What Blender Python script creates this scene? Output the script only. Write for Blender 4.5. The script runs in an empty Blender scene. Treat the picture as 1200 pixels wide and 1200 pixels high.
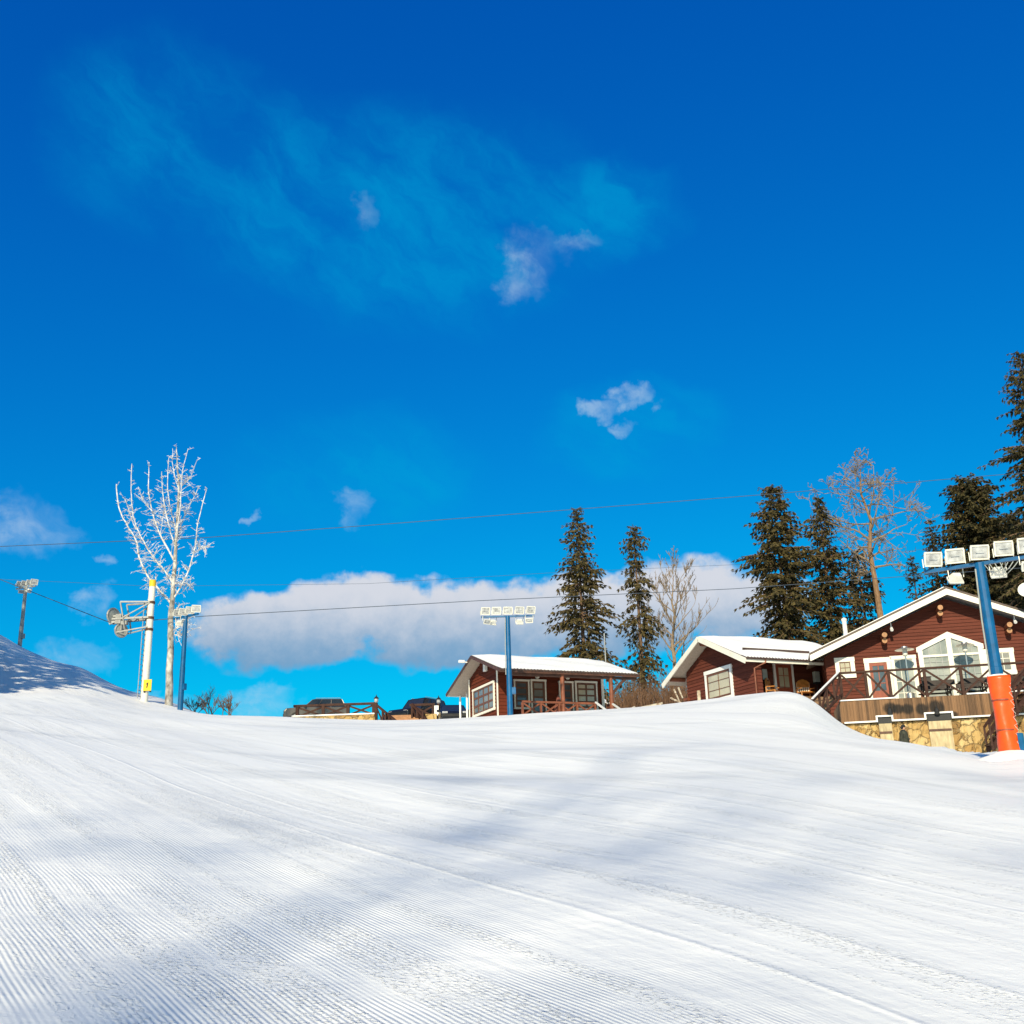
import bpy, bmesh, math, random
import numpy as np
from mathutils import Vector, Matrix
R = math.radians
rnd = random.Random(7)
scene = bpy.context.scene
C = scene.collection

# ------------------------------------------------------------------ camera
F = 1320.0                      # focal length in pixels of a 1200 px wide picture
PITCH, ROLL, EYE = R(17.7), R(1.66), 1.6
fwd = Vector((0, math.cos(PITCH), math.sin(PITCH)))
u0 = Vector((0, -math.sin(PITCH), math.cos(PITCH)))
r0 = Vector((1, 0, 0))
RIGHT = r0 * math.cos(ROLL) - u0 * math.sin(ROLL)
UP = u0 * math.cos(ROLL) + r0 * math.sin(ROLL)
CAM = Vector((0, 0, EYE))
cd = bpy.data.cameras.new("camera")
cam = bpy.data.objects.new("camera", cd)
C.objects.link(cam)
M = Matrix((RIGHT, UP, -fwd)).transposed().to_4x4()
M.translation = CAM
cam.matrix_world = M
cd.sensor_width = 36
cd.lens = 36 * F / 1200
cd.clip_start = 0.1
cd.clip_end = 20000
scene.camera = cam

def ray(px, py):
    return fwd + RIGHT * ((px - 600) / F) + UP * ((600 - py) / F)
def P(px, py, Y):
    d = ray(px, py)
    return CAM + d * (Y / d.y)
def project(p):
    d = Vector(p) - CAM
    z = d.dot(fwd)
    return 600 + F * d.dot(RIGHT) / z, 600 - F * d.dot(UP) / z
def hit(px, py, O, n):
    d = ray(px, py)
    return CAM + d * ((O - CAM).dot(n) / d.dot(n))
def azv(a):
    return Vector((math.sin(R(a)), math.cos(R(a)), 0))

# ------------------------------------------------------------------ terrain
crest = [(-200, 800, 46), (0, 812, 48), (60, 812, 49), (110, 816, 50), (170, 828, 53), (250, 838, 54), (340, 840, 55),
         (450, 845, 56), (520, 843, 55), (600, 838, 53), (700, 832, 52), (790, 825, 51), (870, 817, 50),
         (915, 812, 49.5), (938, 814, 49), (955, 823, 48.5), (985, 849, 48.5), (1020, 864, 49.5), (1060, 872, 49),
         (1105, 878, 44), (1145, 880.5, 36), (1184, 881, 28.5), (1215, 882, 28), (1400, 890, 28)]
cs, cz, cy = [], [], []
for px, py, Y in crest:
    p = P(px, py, Y)
    cs.append(p.x / p.y); cz.append(p.z); cy.append(Y)
S = np.linspace(-0.65, 0.65, 1301)
def gauss(a, sig):
    n = int(sig / 0.001 * 3)
    k = np.exp(-0.5 * (np.arange(-n, n + 1) * 0.001 / sig) ** 2); k /= k.sum()
    return np.convolve(np.pad(a, n, mode='edge'), k, 'valid')
YC = gauss(np.interp(S, cs, cy), 0.012)
ZC = gauss(np.interp(S, cs, cz), 0.007)
KD = ZC / YC
KS = gauss(KD, 0.13)
hill = [(-200, 690), (-60, 728), (0, 752), (25, 769), (55, 782), (76, 791), (86, 788), (100, 795), (125, 811), (150, 823), (200, 831), (260, 839)]
YH = 72.0
hs = [P(a, b, YH).x / YH for a, b in hill]; hz = [P(a, b, YH).z for a, b in hill]
ZH = gauss(np.interp(S, hs, hz), 0.008)
s_h0, s_h1 = P(175, 828, YH).x / YH, P(262, 838, YH).x / YH
s_t0, s_t1 = P(965, 850, 55).x / 55, P(1010, 850, 55).x / 55
def sst(a, b, x):
    t = np.clip((x - a) / (b - a), 0, 1)
    return t * t * (3 - 2 * t)
def ground_np(x, y):
    x = np.asarray(x, float); y = np.asarray(y, float)
    s = np.clip(x / np.maximum(y, 4.0), -0.6, 0.6)
    Y = np.where(y > 0, y, y * 0.12)
    g = lambda T: np.interp(s, S, T)
    yc, zc, kd, ks, zh = g(YC), g(ZC), g(KD), g(KS), g(ZH)
    t = sst(0.58, 0.99, Y / yc)
    k = ks * (1 - t) + kd * t
    z = k * np.minimum(Y, yc)
    e = np.maximum(Y - yc, 0)
    ee = np.where(e > 26, 26 + 8 * (1 - np.exp(-np.maximum(e - 26, 0) / 8)), e)
    sl = np.minimum(0.118, kd - 1.6 / yc - 0.012)
    z = z + sl * ee + (kd - sl) * 0.8 * (1 - np.exp(-e / 0.8))
    tr = sst(s_t0, s_t1, s)
    z = z - tr * 0.75 * sst(0, 2.5, e)
    hw = 1 - sst(s_h0, s_h1, s)
    w = sst(0.03, 1.0, e / np.maximum(YH - yc, 1)) * hw
    zt = zh - 0.12 * np.maximum(Y - YH, 0) * (Y < 140) - 0.12 * 68 * (Y >= 140)
    z = z * (1 - w) + np.maximum(zt, 2) * w
    a = x * 0.84 + y * 0.54; b = -x * 0.54 + y * 0.84
    f = sst(3, 14, y) * (1 - sst(50, 60, y))
    z = z + f * (0.035 * np.sin(a * 0.55 + 0.5 * np.sin(b * 0.21)) + 0.03 * np.sin(a * 1.27 + b * 0.13 + 1.3)
                 + 0.02 * np.sin(x * 0.31 + y * 0.83 + 0.7 * np.sin(x * 0.23)))
    return z
def ground(x, y):
    return float(ground_np(np.array([x]), np.array([y]))[0])
def G(px, Y, dz=0.0):
    "ground point seen in picture column px at forward distance Y"
    py = 830
    for _ in range(6):
        p = P(px, py, Y)
        z = ground(p.x, p.y)
        py = project((p.x, p.y, z))[1]
    return Vector((p.x, p.y, z + dz))

# ------------------------------------------------------------------ materials
def new_mat(name):
    m = bpy.data.materials.new(name); m.use_nodes = True
    nt = m.node_tree
    return m, nt, nt.nodes, nt.links, nt.nodes["Principled BSDF"]
def mat(name, c, rough=0.6, metal=0.0, var=0.25, scale=3.0, stretch=(1, 1, 1), bump=0.0, c2=None, spec=0.4, detail=5):
    m, nt, N, L, b = new_mat(name)
    tc = N.new('ShaderNodeTexCoord'); mp = N.new('ShaderNodeMapping'); mp.inputs['Scale'].default_value = stretch
    L.new(tc.outputs['Object'], mp.inputs[0])
    no = N.new('ShaderNodeTexNoise'); no.inputs['Scale'].default_value = scale; no.inputs['Detail'].default_value = detail
    L.new(mp.outputs[0], no.inputs['Vector'])
    cr = N.new('ShaderNodeValToRGB')
    cr.color_ramp.elements[0].position = 0.3; cr.color_ramp.elements[1].position = 0.7
    lo = tuple(v * (1 - var) for v in c) if c2 is None else c2
    hi = tuple(min(1, v * (1 + var * 0.6)) for v in c) if c2 is None else c
    cr.color_ramp.elements[0].color = (*lo, 1); cr.color_ramp.elements[1].color = (*hi, 1)
    L.new(no.outputs['Fac'], cr.inputs[0]); L.new(cr.outputs[0], b.inputs['Base Color'])
    b.inputs['Roughness'].default_value = rough; b.inputs['Metallic'].default_value = metal
    b.inputs['Specular IOR Level'].default_value = spec
    if bump:
        bp = N.new('ShaderNodeBump'); bp.inputs['Strength'].default_value = bump; bp.inputs['Distance'].default_value = 0.02
        L.new(no.outputs['Fac'], bp.inputs['Height']); L.new(bp.outputs[0], b.inputs['Normal'])
    return m
class NT:
    "tiny expression helper for math nodes"
    def __init__(s, nt): s.N, s.L = nt.nodes, nt.links
    def m(s, op, *a):
        n = s.N.new('ShaderNodeMath'); n.operation = op
        for i, v in enumerate(a):
            if isinstance(v, (int, float)): n.inputs[i].default_value = v
            else: s.L.new(v, n.inputs[i])
        return n.outputs[0]
    def ss(s, lo, hi, v, smooth=True):
        n = s.N.new('ShaderNodeMapRange'); n.interpolation_type = 'SMOOTHSTEP' if smooth else 'LINEAR'
        s.L.new(v, n.inputs['Value']); n.inputs['From Min'].default_value = lo; n.inputs['From Max'].default_value = hi
        return n.outputs['Result']
    def noise(s, vec, scale, detail=4, rough=0.55, stretch=None, rotz=0):
        mp = s.N.new('ShaderNodeMapping')
        if stretch: mp.inputs['Scale'].default_value = stretch
        mp.inputs['Rotation'].default_value = (0, 0, rotz)
        s.L.new(vec, mp.inputs[0])
        n = s.N.new('ShaderNodeTexNoise'); n.inputs['Scale'].default_value = scale
        n.inputs['Detail'].default_value = detail; n.inputs['Roughness'].default_value = rough
        s.L.new(mp.outputs[0], n.inputs['Vector'])
        return n.outputs['Fac']

def snow_material():
    m, nt, N, L, b = new_mat('groomed_snow')
    e = NT(nt)
    tc = N.new('ShaderNodeTexCoord'); v = tc.outputs['Object']
    sx = N.new('ShaderNodeSeparateXYZ'); L.new(v, sx.inputs[0])
    A = R(32.5)
    # d: across the grooming direction, l: along it
    d = e.m('ADD', e.m('MULTIPLY', sx.outputs[0], math.cos(A)), e.m('MULTIPLY', sx.outputs[1], math.sin(A)))
    l = e.m('ADD', e.m('MULTIPLY', sx.outputs[0], -math.sin(A)), e.m('MULTIPLY', sx.outputs[1], math.cos(A)))
    big = e.noise(v, 0.35, 2)
    dw = e.m('ADD', d, e.m('MULTIPLY', big, 0.16))
    cord = e.m('SINE', e.m('MULTIPLY', dw, 2 * math.pi / 0.033))
    cord = e.m('MULTIPLY', e.m('ADD', cord, 1), 0.5)
    # where the corduroy survived
    dn = e.m('ADD', d, e.m('MULTIPLY', e.m('SUBTRACT', big, 0.5), 1.6))
    keep = e.m('SUBTRACT', 1, e.ss(3.5, 4.5, dn))
    keep = e.m('ADD', 0.035, e.m('MULTIPLY', keep, 0.965))
    rub = e.ss(0.36, 0.58, e.noise(v, 1.1, 3, 0.6))
    keep = e.m('MULTIPLY', keep, e.m('SUBTRACT', 1, e.m('MULTIPLY', e.ss(8.0, 19.0, e.m('MULTIPLY_ADD', big, 6, l)), .85)))
    keep = e.m('MULTIPLY', keep, e.m('ADD', 0.15, e.m('MULTIPLY', rub, 0.85)))
    h = e.m('MULTIPLY', cord, e.m('MULTIPLY', keep, 0.0042))
    # groomer pass edges: thin raised lines
    for d0, amp, wd in ((4.75, 0.008, 0.035), (5.7, 0.005, 0.04), (7.9, 0.005, 0.04), (11.2, 0.007, 0.05)):
        q = e.m('DIVIDE', e.m('SUBTRACT', dw, d0), wd)
        g = e.m('EXPONENT', e.m('MULTIPLY', e.m('MULTIPLY', q, q), -1))
        h = e.m('ADD', h, e.m('MULTIPLY', g, amp))
    # long shallow ruts along the run
    cmb = N.new('ShaderNodeCombineXYZ'); L.new(d, cmb.inputs[0]); L.new(l, cmb.inputs[1])
    rut = e.noise(cmb.outputs[0], 1.0, 3, 0.6, stretch=(2.2, 0.12, 1))
    h = e.m('ADD', h, e.m('MULTIPLY', rut, 0.032))
    lump = e.noise(v, 2.6, 3, 0.6)
    h = e.m('ADD', h, e.m('MULTIPLY', lump, 0.02))
    # crumbs and scuffed patches
    patch = e.ss(0.47, 0.60, rut)
    crumb = e.ss(0.50, 0.72, e.noise(v, 30, 3, 0.65))
    h = e.m('ADD', h, e.m('MULTIPLY', crumb, e.m('ADD', 0.0015, e.m('MULTIPLY', patch, 0.0085))))
    bp = N.new('ShaderNodeBump'); bp.inputs['Strength'].default_value = 1.0; bp.inputs['Distance'].default_value = 1.0
    L.new(h, bp.inputs['Height']); L.new(bp.outputs[0], b.inputs['Normal'])
    # icy scraped streaks are a little darker and bluer than the fresh powder
    ice = e.ss(0.55, 0.72, e.noise(cmb.outputs[0], 0.55, 3, 0.62, stretch=(1.0, 0.22, 1)))
    ice2 = e.ss(0.50, 0.72, e.noise(v, 0.16, 3, 0.6, stretch=(0.45, 1.6, 1)))
    fac = e.m('MULTIPLY', e.m('MAXIMUM', e.m('MULTIPLY', ice, 0.7), ice2), 0.9)
    mx = N.new('ShaderNodeMix'); mx.data_type = 'RGBA'
    L.new(fac, mx.inputs['Factor']); mx.inputs['A'].default_value = (0.905, 0.905, 0.90, 1); mx.inputs['B'].default_value = (0.70, 0.715, 0.735, 1)
    L.new(mx.outputs['Result'], b.inputs['Base Color'])
    b.inputs['Roughness'].default_value = 0.55
    b.inputs['Specular IOR Level'].default_value = 0.25
    return m

def board_material(name, c, pitch, rough=0.55, vary=0.35):
    "horizontal boards: every board its own tone, with grain"
    m, nt, N, L, b = new_mat(name)
    e = NT(nt)
    tc = N.new('ShaderNodeTexCoord'); v = tc.outputs['Object']
    sx = N.new('ShaderNodeSeparateXYZ'); L.new(v, sx.inputs[0])
    idx = e.m('FLOOR', e.m('DIVIDE', sx.outputs[2], pitch))
    wn = N.new('ShaderNodeTexWhiteNoise'); wn.noise_dimensions = '1D'; L.new(idx, wn.inputs['W'])
    gr = e.noise(v, 2.0, 5, 0.6, stretch=(1, 1, 12))
    val = e.m('ADD', e.m('MULTIPLY', wn.outputs['Value'], vary), e.m('MULTIPLY', gr, 0.9))
    val = e.m('ADD', val, 1 - vary / 2 - 0.45)
    vm = N.new('ShaderNodeVectorMath'); vm.operation = 'SCALE'; vm.inputs[0].default_value = c; L.new(val, vm.inputs['Scale'])
    L.new(vm.outputs[0], b.inputs['Base Color'])
    b.inputs['Roughness'].default_value = 0.75; b.inputs['Specular IOR Level'].default_value = 0.15
    return m

def skirt_material():
    "weathered vertical planks with soot where the fire pots stand"
    m, nt, N, L, b = new_mat('weathered_planks')
    e = NT(nt)
    tc = N.new('ShaderNodeTexCoord'); v = tc.outputs['Object']
    sx = N.new('ShaderNodeSeparateXYZ'); L.new(v, sx.inputs[0])
    idx = e.m('FLOOR', e.m('DIVIDE', sx.outputs[0], 0.14))
    wn = N.new('ShaderNodeTexWhiteNoise'); wn.noise_dimensions = '1D'; L.new(idx, wn.inputs['W'])
    gr = e.noise(v, 3.0, 6, 0.65, stretch=(6, 6, 0.7))
    val = e.m('ADD', e.m('ADD', 0.22, e.m('MULTIPLY', wn.outputs['Value'], 0.95)), e.m('MULTIPLY', gr, 0.8))
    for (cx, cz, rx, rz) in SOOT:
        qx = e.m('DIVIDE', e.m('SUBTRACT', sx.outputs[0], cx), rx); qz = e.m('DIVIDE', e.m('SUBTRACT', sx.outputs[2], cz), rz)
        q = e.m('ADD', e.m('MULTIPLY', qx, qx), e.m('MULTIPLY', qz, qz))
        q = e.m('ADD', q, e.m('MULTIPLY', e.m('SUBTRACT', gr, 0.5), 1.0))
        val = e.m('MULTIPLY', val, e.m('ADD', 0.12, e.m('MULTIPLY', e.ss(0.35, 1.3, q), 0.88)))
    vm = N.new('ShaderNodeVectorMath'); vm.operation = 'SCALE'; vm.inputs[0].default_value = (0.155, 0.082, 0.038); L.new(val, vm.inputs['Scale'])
    L.new(vm.outputs[0], b.inputs['Base Color']); b.inputs['Roughness'].default_value = 0.8
    return m

def stone_material():
    m, nt, N, L, b = new_mat('rubble_stone')
    e = NT(nt)
    tc = N.new('ShaderNodeTexCoord'); v = tc.outputs['Object']
    vo = N.new('ShaderNodeTexVoronoi'); vo.inputs['Scale'].default_value = 2.1
    ve = N.new('ShaderNodeTexVoronoi'); ve.feature = 'DISTANCE_TO_EDGE'; ve.inputs['Scale'].default_value = 2.1
    nw_ = N.new('ShaderNodeTexNoise'); nw_.inputs['Scale'].default_value = 2.2; nw_.inputs['Detail'].default_value = 3; L.new(v, nw_.inputs['Vector'])
    wv = N.new('ShaderNodeVectorMath'); wv.operation = 'MULTIPLY_ADD'; L.new(nw_.outputs['Color'], wv.inputs[0]); wv.inputs[1].default_value = (.7, .7, .7); L.new(v, wv.inputs[2])
    L.new(wv.outputs[0], vo.inputs['Vector']); L.new(wv.outputs[0], ve.inputs['Vector'])
    cr = N.new('ShaderNodeValToRGB')
    sep = N.new('ShaderNodeSeparateColor'); L.new(vo.outputs['Color'], sep.inputs[0])
    el = cr.color_ramp.elements
    el[0].color = (0.16, 0.085, 0.03, 1); el[1].color = (0.60, 0.46, 0.24, 1)
    for pos, c in ((0.3, (0.36, 0.22, 0.075, 1)), (0.6, (0.48, 0.33, 0.13, 1))):
        x = el.new(pos); x.color = c
    n = e.noise(v, 5, 5)
    L.new(e.m('ADD', e.m('MULTIPLY', sep.outputs[0], 0.8), e.m('MULTIPLY', n, 0.25)), cr.inputs[0])
    mx = N.new('ShaderNodeMix'); mx.data_type = 'RGBA'
    L.new(e.ss(0.0, 0.035, ve.outputs['Distance']), mx.inputs['Factor'])
    mx.inputs['A'].default_value = (0.20, 0.14, 0.07, 1); L.new(cr.outputs[0], mx.inputs['B'])
    L.new(mx.outputs['Result'], b.inputs['Base Color'])
    bp = N.new('ShaderNodeBump'); bp.inputs['Strength'].default_value = 0.9; bp.inputs['Distance'].default_value = 0.06
    L.new(e.m('ADD', e.ss(0.0, 0.12, ve.outputs['Distance']), e.m('MULTIPLY', n, 0.6)), bp.inputs['Height']); L.new(bp.outputs[0], b.inputs['Normal'])
    b.inputs['Roughness'].default_value = 0.85
    return m

def needle_material(name, c1, c2):
    m, nt, N, L, b = new_mat(name)
    e = NT(nt)
    tc = N.new('ShaderNodeTexCoord'); v = tc.outputs['Object']
    gi = N.new('ShaderNodeNewGeometry')
    val = e.m('ADD', e.m('MULTIPLY', gi.outputs['Random Per Island'], 0.55), e.m('MULTIPLY', e.noise(v, 0.7, 4), 0.6))
    mx = N.new('ShaderNodeMix'); mx.data_type = 'RGBA'
    L.new(e.ss(0.25, 0.85, val, False), mx.inputs['Factor'])
    mx.inputs['A'].default_value = (*c1, 1); mx.inputs['B'].default_value = (*c2, 1)
    L.new(mx.outputs['Result'], b.inputs['Base Color'])
    b.inputs['Roughness'].default_value = 0.75; b.inputs['Specular IOR Level'].default_value = 0.2
    return m

def pane_material(name, c, rough=0.08, c2=None, metal=0.0):
    m = mat(name, c, rough, metal, var=0.5, scale=0.8, c2=c2, spec=0.9)
    return m

MT = {}
MT['snow'] = snow_material()
MT['roof_snow'] = mat('roof_snow', (0.90, 0.895, 0.885), 0.6, var=0.06, scale=2, bump=0.5)
MT['log'] = board_material('red_brown_boards', (0.118, 0.033, 0.021), 0.19)
MT['log_red'] = board_material('red_stained_logs', (0.115, 0.024, 0.011), 0.19)
MT['trim'] = mat('cream_painted_trim', (0.80, 0.76, 0.66), 0.5, var=0.08, scale=2)
MT['white'] = mat('white_paint', (0.80, 0.80, 0.78), 0.45, var=0.08)
MT['dark_wood'] = mat('dark_brown_wood', (0.085, 0.036, 0.022), 0.55, var=0.4, scale=4, stretch=(1, 1, 1))
MT['post_wood'] = mat('red_brown_post', (0.20, 0.062, 0.030), 0.55, var=0.35, scale=4)
MT['log_end'] = mat('pale_log_end', (0.40, 0.20, 0.09), 0.6, var=0.35, scale=5)
MT['soffit'] = mat('grey_beige_soffit', (0.42, 0.36, 0.30), 0.7, var=0.2, scale=3, stretch=(4, 4, 1))
MT['roof_dark'] = mat('dark_brown_roof_metal', (0.075, 0.045, 0.035), 0.45, var=0.3)
MT['red_door'] = mat('red_brown_door', (0.27, 0.060, 0.028), 0.5, var=0.25, scale=3, stretch=(5, 5, 1))
MT['sash'] = mat('brown_sash', (0.14, 0.055, 0.03), 0.5, var=0.2)
MT['glass_dark'] = pane_material('dark_window_glass', (0.10, 0.12, 0.13), 0.06, (0.03, 0.035, 0.04))
MT['glass_pale'] = mat('curtain_reflection_glass', (0.44, 0.45, 0.40), 0.18, 0, var=.5, scale=.9, c2=(0.17, 0.20, 0.19), spec=.5)  # pale curtain tone carries the panes' reflected light in its colour
MT['glass_cream'] = pane_material('cream_blind_behind_glass', (0.55, 0.50, 0.36), 0.12, (0.38, 0.34, 0.24))
MT['glass_mix'] = pane_material('painted_reflection_glass', (0.30, 0.28, 0.23), 0.06, (0.07, 0.085, 0.09))  # cream and bluish reflections mixed into the pane's base colour
MT['orange_wood'] = mat('varnished_orange_wood', (0.50, 0.20, 0.045), 0.4, var=0.3, scale=6)
MT['blue'] = mat('blue_painted_steel', (0.002, 0.090, 0.235), 0.38, var=0.25, scale=5)
MT['orange'] = mat('orange_pad_vinyl', (0.86, 0.085, 0.006), 0.38, var=0.12, scale=5, bump=0.5)
MT['lamp'] = mat('cream_floodlight_housing', (0.72, 0.70, 0.62), 0.45, var=0.15, scale=8)
MT['lens'] = mat('grey_floodlight_glass', (0.45, 0.46, 0.46), 0.12, var=0.45, scale=7, spec=0.8)
MT['galv'] = mat('galvanised_steel', (0.30, 0.31, 0.31), 0.55, 0.2, var=0.2, scale=4)
MT['offwhite'] = mat('off_white_tower_paint', (0.72, 0.70, 0.63), 0.5, var=0.18, scale=2, stretch=(3, 3, 0.5))
MT['yellow'] = mat('yellow_paint', (0.80, 0.52, 0.02), 0.5, var=0.12)
MT['black'] = mat('black_marking', (0.02, 0.02, 0.022), 0.6, var=0.2)
MT['cable'] = mat('grey_steel_cable', (0.06, 0.08, 0.11), 0.6, 0.0, var=0.2)
MT['rubber'] = mat('black_rubber', (0.02, 0.02, 0.02), 0.7, var=0.2)
MT['bark'] = mat('spruce_bark', (0.155, 0.095, 0.06), 0.9, var=0.45, scale=6, stretch=(3, 3, 0.6), bump=0.6)
MT['bark_pale'] = mat('pale_grey_bark', (0.27, 0.20, 0.135), 0.9, var=0.4, scale=6, stretch=(3, 3, 0.6), bump=0.5)
MT['bark_tan'] = mat('tan_bark', (0.26, 0.155, 0.085), 0.9, var=0.4, scale=5, stretch=(3, 3, 0.6), bump=0.5)
MT['frost'] = mat('hoarfrost', (0.86, 0.86, 0.87), 0.7, scale=5, c2=(0.40, 0.35, 0.32), bump=0.5)
MT['frost_bark'] = mat('frost_patched_bark', (0.66, 0.64, 0.60), 0.8, scale=2.6, c2=(0.06, 0.045, 0.035), stretch=(1.5, 1.5, 0.9), bump=0.6)
MT['needle'] = needle_material('spruce_needles', (0.018, 0.021, 0.010), (0.105, 0.082, 0.030))
MT['needle_dark'] = needle_material('dark_spruce_needles', (0.012, 0.015, 0.008), (0.085, 0.068, 0.024))
MT['needle_brown'] = needle_material('olive_spruce_needles', (0.020, 0.021, 0.010), (0.120, 0.090, 0.032))
MT['twig'] = mat('brown_twigs', (0.19, 0.105, 0.06), 0.9, var=0.4, scale=3)
MT['stone'] = stone_material()
MT['stone_pale'] = mat('pale_mortar_panel', (0.50, 0.40, 0.24), 0.85, var=0.3, scale=3, stretch=(3, 3, 0.8), bump=0.4)
MT['deck'] = mat('deck_boards', (0.22, 0.13, 0.07), 0.7, var=0.3, scale=3)
MT['rail'] = mat('brown_railing_wood', (0.055, 0.025, 0.018), 0.7, var=0.35, scale=4, spec=.2)
MT['heater'] = mat('brushed_steel_heater', (0.62, 0.62, 0.60), 0.28, 0.85, var=0.12)
MT['grey_cover'] = mat('grey_cover', (0.34, 0.36, 0.34), 0.7, var=0.2)
MT['tarp'] = mat('dark_brown_table_paint', (0.035, 0.024, 0.022), 0.6, var=0.4)
MT['steel_black'] = mat('black_iron', (0.025, 0.025, 0.027), 0.5, 0.3, var=0.2)
MT['skin'] = mat('skin', (0.55, 0.30, 0.20), 0.6, var=0.1)
MT['jacket'] = mat('dark_camouflage_jacket', (0.060, 0.065, 0.045), 0.85, scale=9, c2=(0.012, 0.014, 0.012))
MT['cap'] = mat('black_knit_cap', (0.018, 0.018, 0.022), 0.9, var=0.2)
MT['car_black'] = mat('black_car_paint', (0.012, 0.014, 0.018), 0.22, 0.2, var=0.1, spec=0.7)
MT['car_blue'] = mat('dark_blue_car_paint', (0.012, 0.022, 0.05), 0.22, 0.3, var=0.1, spec=0.7)
MT['car_grey'] = mat('dark_grey_car_paint', (0.10, 0.085, 0.075), 0.3, 0.3, var=0.1, spec=0.7)
MT['car_glass'] = mat('car_glass', (0.02, 0.025, 0.03), 0.05, var=0.2, spec=0.9)
MT['parasol'] = mat('faded_red_canvas', (0.26, 0.085, 0.06), 0.8, var=0.2)
MT['birch'] = mat('birch_log', (0.62, 0.55, 0.44), 0.8, scale=5, c2=(0.20, 0.13, 0.08), stretch=(1, 1, 2))

# ------------------------------------------------------------------ mesh helpers
class MB:
    def __init__(s): s.v, s.f = [], []
    def add(s, vs, fs):
        b = len(s.v); s.v += [tuple(p) for p in vs]; s.f += [tuple(i + b for i in f) for f in fs]
        return s
    def hexa(s, p):           # 8 points: bottom ring, top ring
        return s.add(p, [(3, 2, 1, 0), (4, 5, 6, 7), (0, 1, 5, 4), (1, 2, 6, 5), (2, 3, 7, 6), (3, 0, 4, 7)])
    def box(s, c, A, B, Cc, a, b, h):
        "box centred at c with half extents a,b,h on axes A,B,Cc"
        c = Vector(c); pts = []
        for k in (-1, 1):
            for i, j in ((-1, -1), (1, -1), (1, 1), (-1, 1)):
                pts.append(c + A * (a * i) + B * (b * j) + Cc * (h * k))
        return s.hexa(pts)
    def beam(s, p0, p1, w, h, up=Vector((0, 0, 1))):
        p0, p1 = Vector(p0), Vector(p1); d = (p1 - p0)
        L = d.length; d = d / L
        if abs(d.dot(up)) > 0.98: up = Vector((0.3, 0.95, 0))
        sd = d.cross(up).normalized(); u = sd.cross(d).normalized()
        return s.box((p0 + p1) / 2, d, sd, u, L / 2, w / 2, h / 2)
    def tube(s, pts, rad, n=8, cap=True, jit=0.0):
        pts = [Vector(p) for p in pts]
        if not isinstance(rad, (list, tuple)): rad = [rad] * len(pts)
        b = len(s.v); ref = None
        for i, p in enumerate(pts):
            d = (pts[min(i + 1, len(pts) - 1)] - pts[max(i - 1, 0)])
            d = d.normalized() if d.length > 1e-9 else Vector((0, 0, 1))
            if ref is None: ref = Vector((1, 0, 0)) if abs(d.x) < 0.8 else Vector((0, 1, 0))
            a = (ref - d * ref.dot(d)).normalized(); c = d.cross(a); ref = a
            for k in range(n):
                t = 2 * math.pi * k / n; rr = rad[i] * (1 + (rnd.uniform(-jit, jit) if jit else 0))
                s.v.append(tuple(p + (a * math.cos(t) + c * math.sin(t)) * rr))
        for i in range(len(pts) - 1):
            for k in range(n):
                k2 = (k + 1) % n
                s.f.append((b + i * n + k, b + i * n + k2, b + (i + 1) * n + k2, b + (i + 1) * n + k))
        if cap:
            s.f.append(tuple(b + k for k in reversed(range(n))))
            s.f.append(tuple(b + (len(pts) - 1) * n + k for k in range(n)))
        return s
    def prism(s, poly, off):
        "polygon (3-D points) thickened by vector off"
        n = len(poly); off = Vector(off)
        vs = [Vector(p) for p in poly] + [Vector(p) + off for p in poly]
        fs = [tuple(reversed(range(n))), tuple(range(n, 2 * n))]
        for i in range(n): fs.append((i, (i + 1) % n, n + (i + 1) % n, n + i))
        return s.add(vs, fs)
    def lathe(s, base, prof, n=16):
        base = Vector(base)
        return s.tube([base + Vector((0, 0, z)) for r, z in prof], [max(r, 1e-3) for r, z in prof], n)
    def build(s, name, m, parent=None, loc=None, smooth=False, bevel=0.0):
        o_ = Vector(loc) if loc is not None else (root_loc(parent) if parent else Vector((0, 0, 0)))
        me = bpy.data.meshes.new(name)
        me.from_pydata([(x - o_.x, y - o_.y, z - o_.z) for x, y, z in s.v], [], s.f)
        bm = bmesh.new(); bm.from_mesh(me); bmesh.ops.recalc_face_normals(bm, faces=bm.faces); bm.to_mesh(me); bm.free()
        me.materials.append(m)
        if smooth: me.shade_smooth() if hasattr(me, 'shade_smooth') else [setattr(p, 'use_smooth', True) for p in me.polygons]
        o = bpy.data.objects.new(name, me); C.objects.link(o)
        if parent: o.parent = parent
        else: o.location = o_
        if bevel:
            bv = o.modifiers.new('bevel', 'BEVEL'); bv.width = bevel; bv.segments = 2; bv.limit_method = 'ANGLE'
        return o
def root_loc(o):
    while o.parent: o = o.parent
    return Vector(o.location)
def tag(o, label, cat, group=None, kind=None):
    if label: o['label'] = label
    if cat: o['category'] = cat
    if group: o['group'] = group
    if kind: o['kind'] = kind
    return o
def thing(name, label, cat, loc, group=None):
    o = bpy.data.objects.new(name, None); C.objects.link(o); o.location = loc; o.empty_display_size = 0.3
    return tag(o, label, cat, group)
def copy_tree(o, parent=None):
    c = o.copy(); C.objects.link(c)
    if parent: c.parent = parent
    for ch in list(o.children): copy_tree(ch, c)
    return c
def place(o, loc, rz, label=None):
    o.location = loc; o.rotation_euler = (0, 0, rz)
    if label: o['label'] = label
    return o
Z = Vector((0, 0, 1))

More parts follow.
